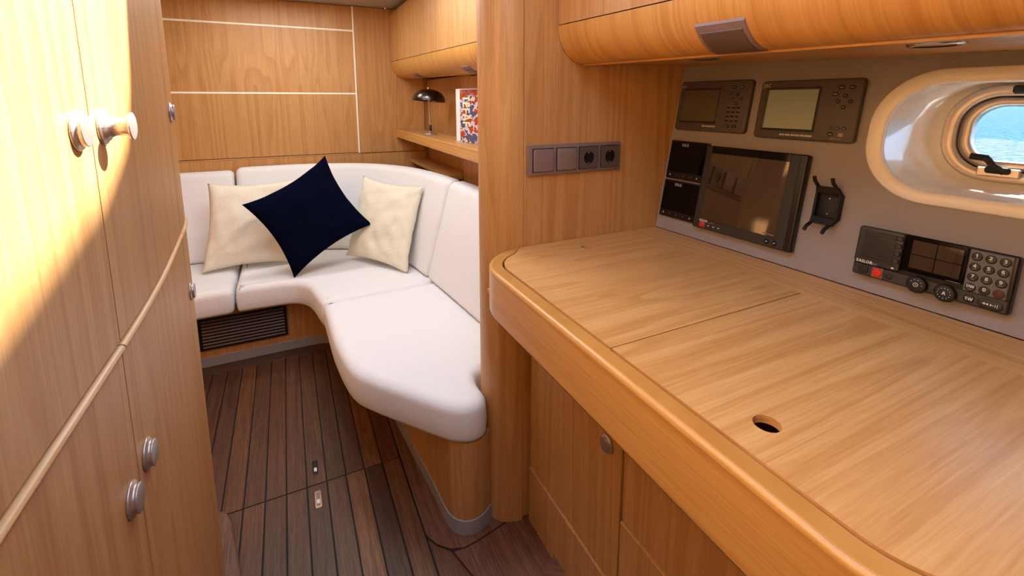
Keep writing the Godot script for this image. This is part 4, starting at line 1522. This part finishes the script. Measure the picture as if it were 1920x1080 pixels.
# ---------------------------------------------------------------- small things
func build_small_things() -> void:
	# switch and socket strip on the partition
	var at := Transform3D(Basis(), Vector3(0.593, 1.092, -1.1199))
	var t := thing("switch_panel", "brown metal strip of two switches and two sockets on the wooden partition", "switch panel", at)
	part(case_box(0.0, 0.3205, 0.0, 0.0860, 0.004, 0.0, 0.0085, 0.002), "frame", M.bronze, t)
	for k in 4:
		var x := 0.0165 + 0.0767 * k
		part(slab(x - 0.002, x + 0.066, 0.0095, 0.0765, 0.0078, 0.0088, 0.0), "recess", M.matt_black, t)
		if k < 2:
			part(case_box(x, x + 0.064, 0.0115, 0.0745, 0.003, 0.0085, 0.0155, 0.002), "rocker", M.bronze, t)
		else:
			var mb := MB.new()
			var hole := PackedVector2Array()
			for q in 32:
				hole.append(Vector2(x + 0.032 + 0.0195 * cos(TAU * q / 32.0), 0.043 + 0.0195 * sin(TAU * q / 32.0)))
			holed(mb, rrect(x, x + 0.064, 0.0115, 0.0745, 0.002, 3), hole, Vector3.ZERO, Vector3.RIGHT, Vector3.UP, Vector3.BACK, 0.0085, 0.0135)
			var s := part(mb, "socket_plate", M.bronze_dark, t)
			part(round_piece(x + 0.032, 0.043, 0.0082, 0.0192, 0.0012), "socket_well", M.key, s)
			for q in [-1.0, 1.0]:
				part(round_piece(x + 0.032 + 0.0095 * q, 0.043, 0.0093, 0.0026, 0.0006), "pin_hole", M.gloss_black, s)
			for q in [-1.0, 1.0]:
				part(slab(x + 0.0295, x + 0.0345, 0.043 + 0.0155 * q - 0.0012, 0.043 + 0.0155 * q + 0.0012, 0.0090, 0.0120, 0.0004), "earth_clip", M.steel, s)
	# flush floor catches
	for e in [[Vector3(0.0135, 0.0002, -1.628), "chrome floor catch with dark slot, forward of the plank joint"], [Vector3(0.0145, 0.0002, -1.481), "copper toned floor catch with pale slot, aft of the plank joint"]]:
		var chrome: bool = e[1].begins_with("chrome")
		t = thing("floor_catch", e[1], "catch", Transform3D(Basis(), e[0]), "flush floor catches")
		var mb := MB.new()
		var hole := rrect(-0.0055, 0.0055, -0.028, 0.028, 0.003, 3)
		holed(mb, rrect(-0.0095, 0.0095, -0.036, 0.036, 0.003, 3), hole, Vector3.ZERO, Vector3.RIGHT, Vector3.BACK, Vector3.UP, 0.0, 0.002)
		part(mb, "plate", M.chrome, t)
		mb = MB.new()
		mb.box(Vector3(0, 0.0004, 0), Vector3(0.011, 0.0006, 0.056))
		part(mb, "slot", M.matt_black if chrome else M.bronze, t)
		mb = MB.new()
		mb.box(Vector3(0, 0.0020, 0.010), Vector3(0.009, 0.003, 0.018), 0.001)
		part(mb, "thumb_piece", M.print_white, t)
	build_lamp()
	build_books()

func build_lamp() -> void:
	var at := Transform3D(Basis(), Vector3(0.745, 1.1092, -2.58))
	var t := thing("table_lamp", "slim metal table lamp with a dark domed shade on the bookshelf", "lamp", at)
	var mb := MB.new()
	mb.lathe([Vector2(0.0, 0.0), Vector2(0.036, 0.0), Vector2(0.037, 0.004), Vector2(0.034, 0.007), Vector2(0.010, 0.010), Vector2(0.007, 0.020), Vector2(0.0, 0.021)], 28)
	part(mb, "base", M.steel, t)
	mb = MB.new()
	mb.lathe([Vector2(0.0068, 0.018), Vector2(0.0075, 0.022), Vector2(0.0075, 0.050), Vector2(0.005, 0.054), Vector2(0.0, 0.055)], 16)
	part(mb, "switch_grip", M.matt_black, t)
	mb = MB.new()
	mb.tube([Vector3(0, 0.05, 0), Vector3(-0.003, 0.15, 0.0), Vector3(-0.006, 0.262, 0.0)], 0.0042, 12)
	part(mb, "pole", M.steel, t)
	# domed shade, wider than the pole and tipped towards the wall
	mb = MB.new()
	mb.xf = Transform3D(Basis(Vector3(0, 1, 0), 0.2) * Basis(Vector3(0, 0, 1), -0.10), Vector3(-0.006, 0.188, 0.004))
	var prof := []
	for k in 15:
		var a := PI * 0.5 * k / 14.0
		prof.append(Vector2(0.092 * cos(a), 0.068 * pow(sin(a), 0.85)))
	for k in 15:
		var a := PI * 0.5 * (14 - k) / 14.0
		prof.append(Vector2(0.0895 * cos(a), 0.0655 * pow(sin(a), 0.85)))
	mb.lathe(prof, 40)
	part(mb, "shade", plain(Color(0.36, 0.33, 0.31), 0.25, 1.0), t, "dark metal domed shade")
	mb = MB.new()
	mb.xf = Transform3D(Basis(), Vector3(-0.006, 0.252, 0.0))
	mb.lathe([Vector2(0.006, 0.0), Vector2(0.0065, 0.007), Vector2(0.0045, 0.013), Vector2(0.0, 0.015)], 14)
	part(mb, "finial", M.chrome, t)

func cover_texture(kind: int) -> ImageTexture:
	# printed covers: a pale one with a brown picture block, a busy painted one in rust, blue and cream
	var w := 180; var h := 256
	var im := Image.create(w, h, false, Image.FORMAT_RGB8)
	if kind == 0:
		im.fill(Color(0.92, 0.91, 0.89))
		im.fill_rect(Rect2i(30, 110, 150, 100), Color(0.55, 0.36, 0.26))
		im.fill_rect(Rect2i(30, 196, 150, 46), Color(0.16, 0.14, 0.14))
	else:
		var n := FastNoiseLite.new(); n.seed = 8; n.frequency = 0.016; n.fractal_octaves = 3
		var n2 := FastNoiseLite.new(); n2.seed = 19; n2.frequency = 0.03; n2.fractal_octaves = 3
		for y in h:
			for x in w:
				var a := n.get_noise_2d(x, y); var b := n2.get_noise_2d(x, y)
				var c := Color(0.84, 0.76, 0.72)
				if a > 0.12:
					c = Color(0.66, 0.27, 0.16)
				elif a < -0.22:
					c = Color(0.30, 0.33, 0.47)
				elif b > 0.15:
					c = Color(0.75, 0.73, 0.82)
				elif b < -0.25:
					c = Color(0.45, 0.20, 0.15)
				if y < 26:
					c = c.lerp(Color(0.62, 0.24, 0.14), 0.7)
				im.set_pixel(x, y, c)
	return ImageTexture.create_from_image(im)

func book(called: String, label: String, at: Transform3D, w: float, h: float, d: float, tex: Texture2D, words: String) -> void:
	var t := thing(called, label, "book", at)
	var mb := MB.new()
	mb.box(Vector3(w * 0.5, h * 0.5, -d * 0.5), Vector3(w - 0.004, h - 0.004, d - 0.003), 0.0)
	part(mb, "pages", M.paper, t)
	var m := plain(Color.WHITE, 0.35)
	m.albedo_texture = tex
	mb = MB.new()
	mb.st.set_smooth_group(-1)
	var c := [Vector3(0, 0, 0), Vector3(w, 0, 0), Vector3(w, h, 0), Vector3(0, h, 0)]
	var u := [Vector2(0, 1), Vector2(1, 1), Vector2(1, 0), Vector2(0, 0)]
	mb.tri_uv(c[0], c[1], c[2], u[0], u[1], u[2]); mb.tri_uv(c[0], c[2], c[3], u[0], u[2], u[3])
	var bk := Vector3(0, 0, -0.0012)
	for k in 4:
		var p: Vector3 = c[k]; var q: Vector3 = c[(k + 1) % 4]
		var e := Vector2(0.02, 0.02)
		mb.tri_uv(p + bk, q + bk, q, e, e, e); mb.tri_uv(p + bk, q, p, e, e, e)
	part(mb, "cover", m, t)
	mb = MB.new()
	mb.box(Vector3(0.0006, h * 0.5, -d * 0.5), Vector3(0.0012, h, d - 0.0024))
	part(mb, "spine", M.paper, t)
	mb = MB.new()
	mb.box(Vector3(w * 0.5, h * 0.5, -d + 0.0006), Vector3(w, h, 0.0012))
	part(mb, "back_cover", M.paper, t)
	if words != "":
		var l := lettering(words, 0.036, Transform3D(Basis(Vector3(0, 0, 1), -PI * 0.5) * Basis.from_scale(Vector3(1.0, 1.45, 1.0)), Vector3(0.045, h * 0.60, 0.0003)), plain(Color(0.93, 0.89, 0.74), 0.5), t)

func build_books() -> void:
	# both stand on the shelf, covers facing the cabin
	var ang := atan2(-0.954, 0.30)
	var b := Basis(Vector3(0, 1, 0), ang)
	# local x -> (0.3, 0, 0.954); local z -> cover normal (-0.954, 0, 0.3)
	b = Basis(Vector3(0.3, 0, 0.954), Vector3(0, 1, 0), Vector3(-0.954, 0, 0.3))
	book("book", "white book with a brown picture block behind the painted magazine", Transform3D(b, Vector3(0.737, 1.1094, -2.11)), 0.19, 0.245, 0.016, cover_texture(0), "")
	book("magazine", "magazine with a rust and blue painted cover and cream title letters", Transform3D(b, Vector3(0.728, 1.1094, -2.03)), 0.19, 0.240, 0.006, cover_texture(1), "TEFAF")
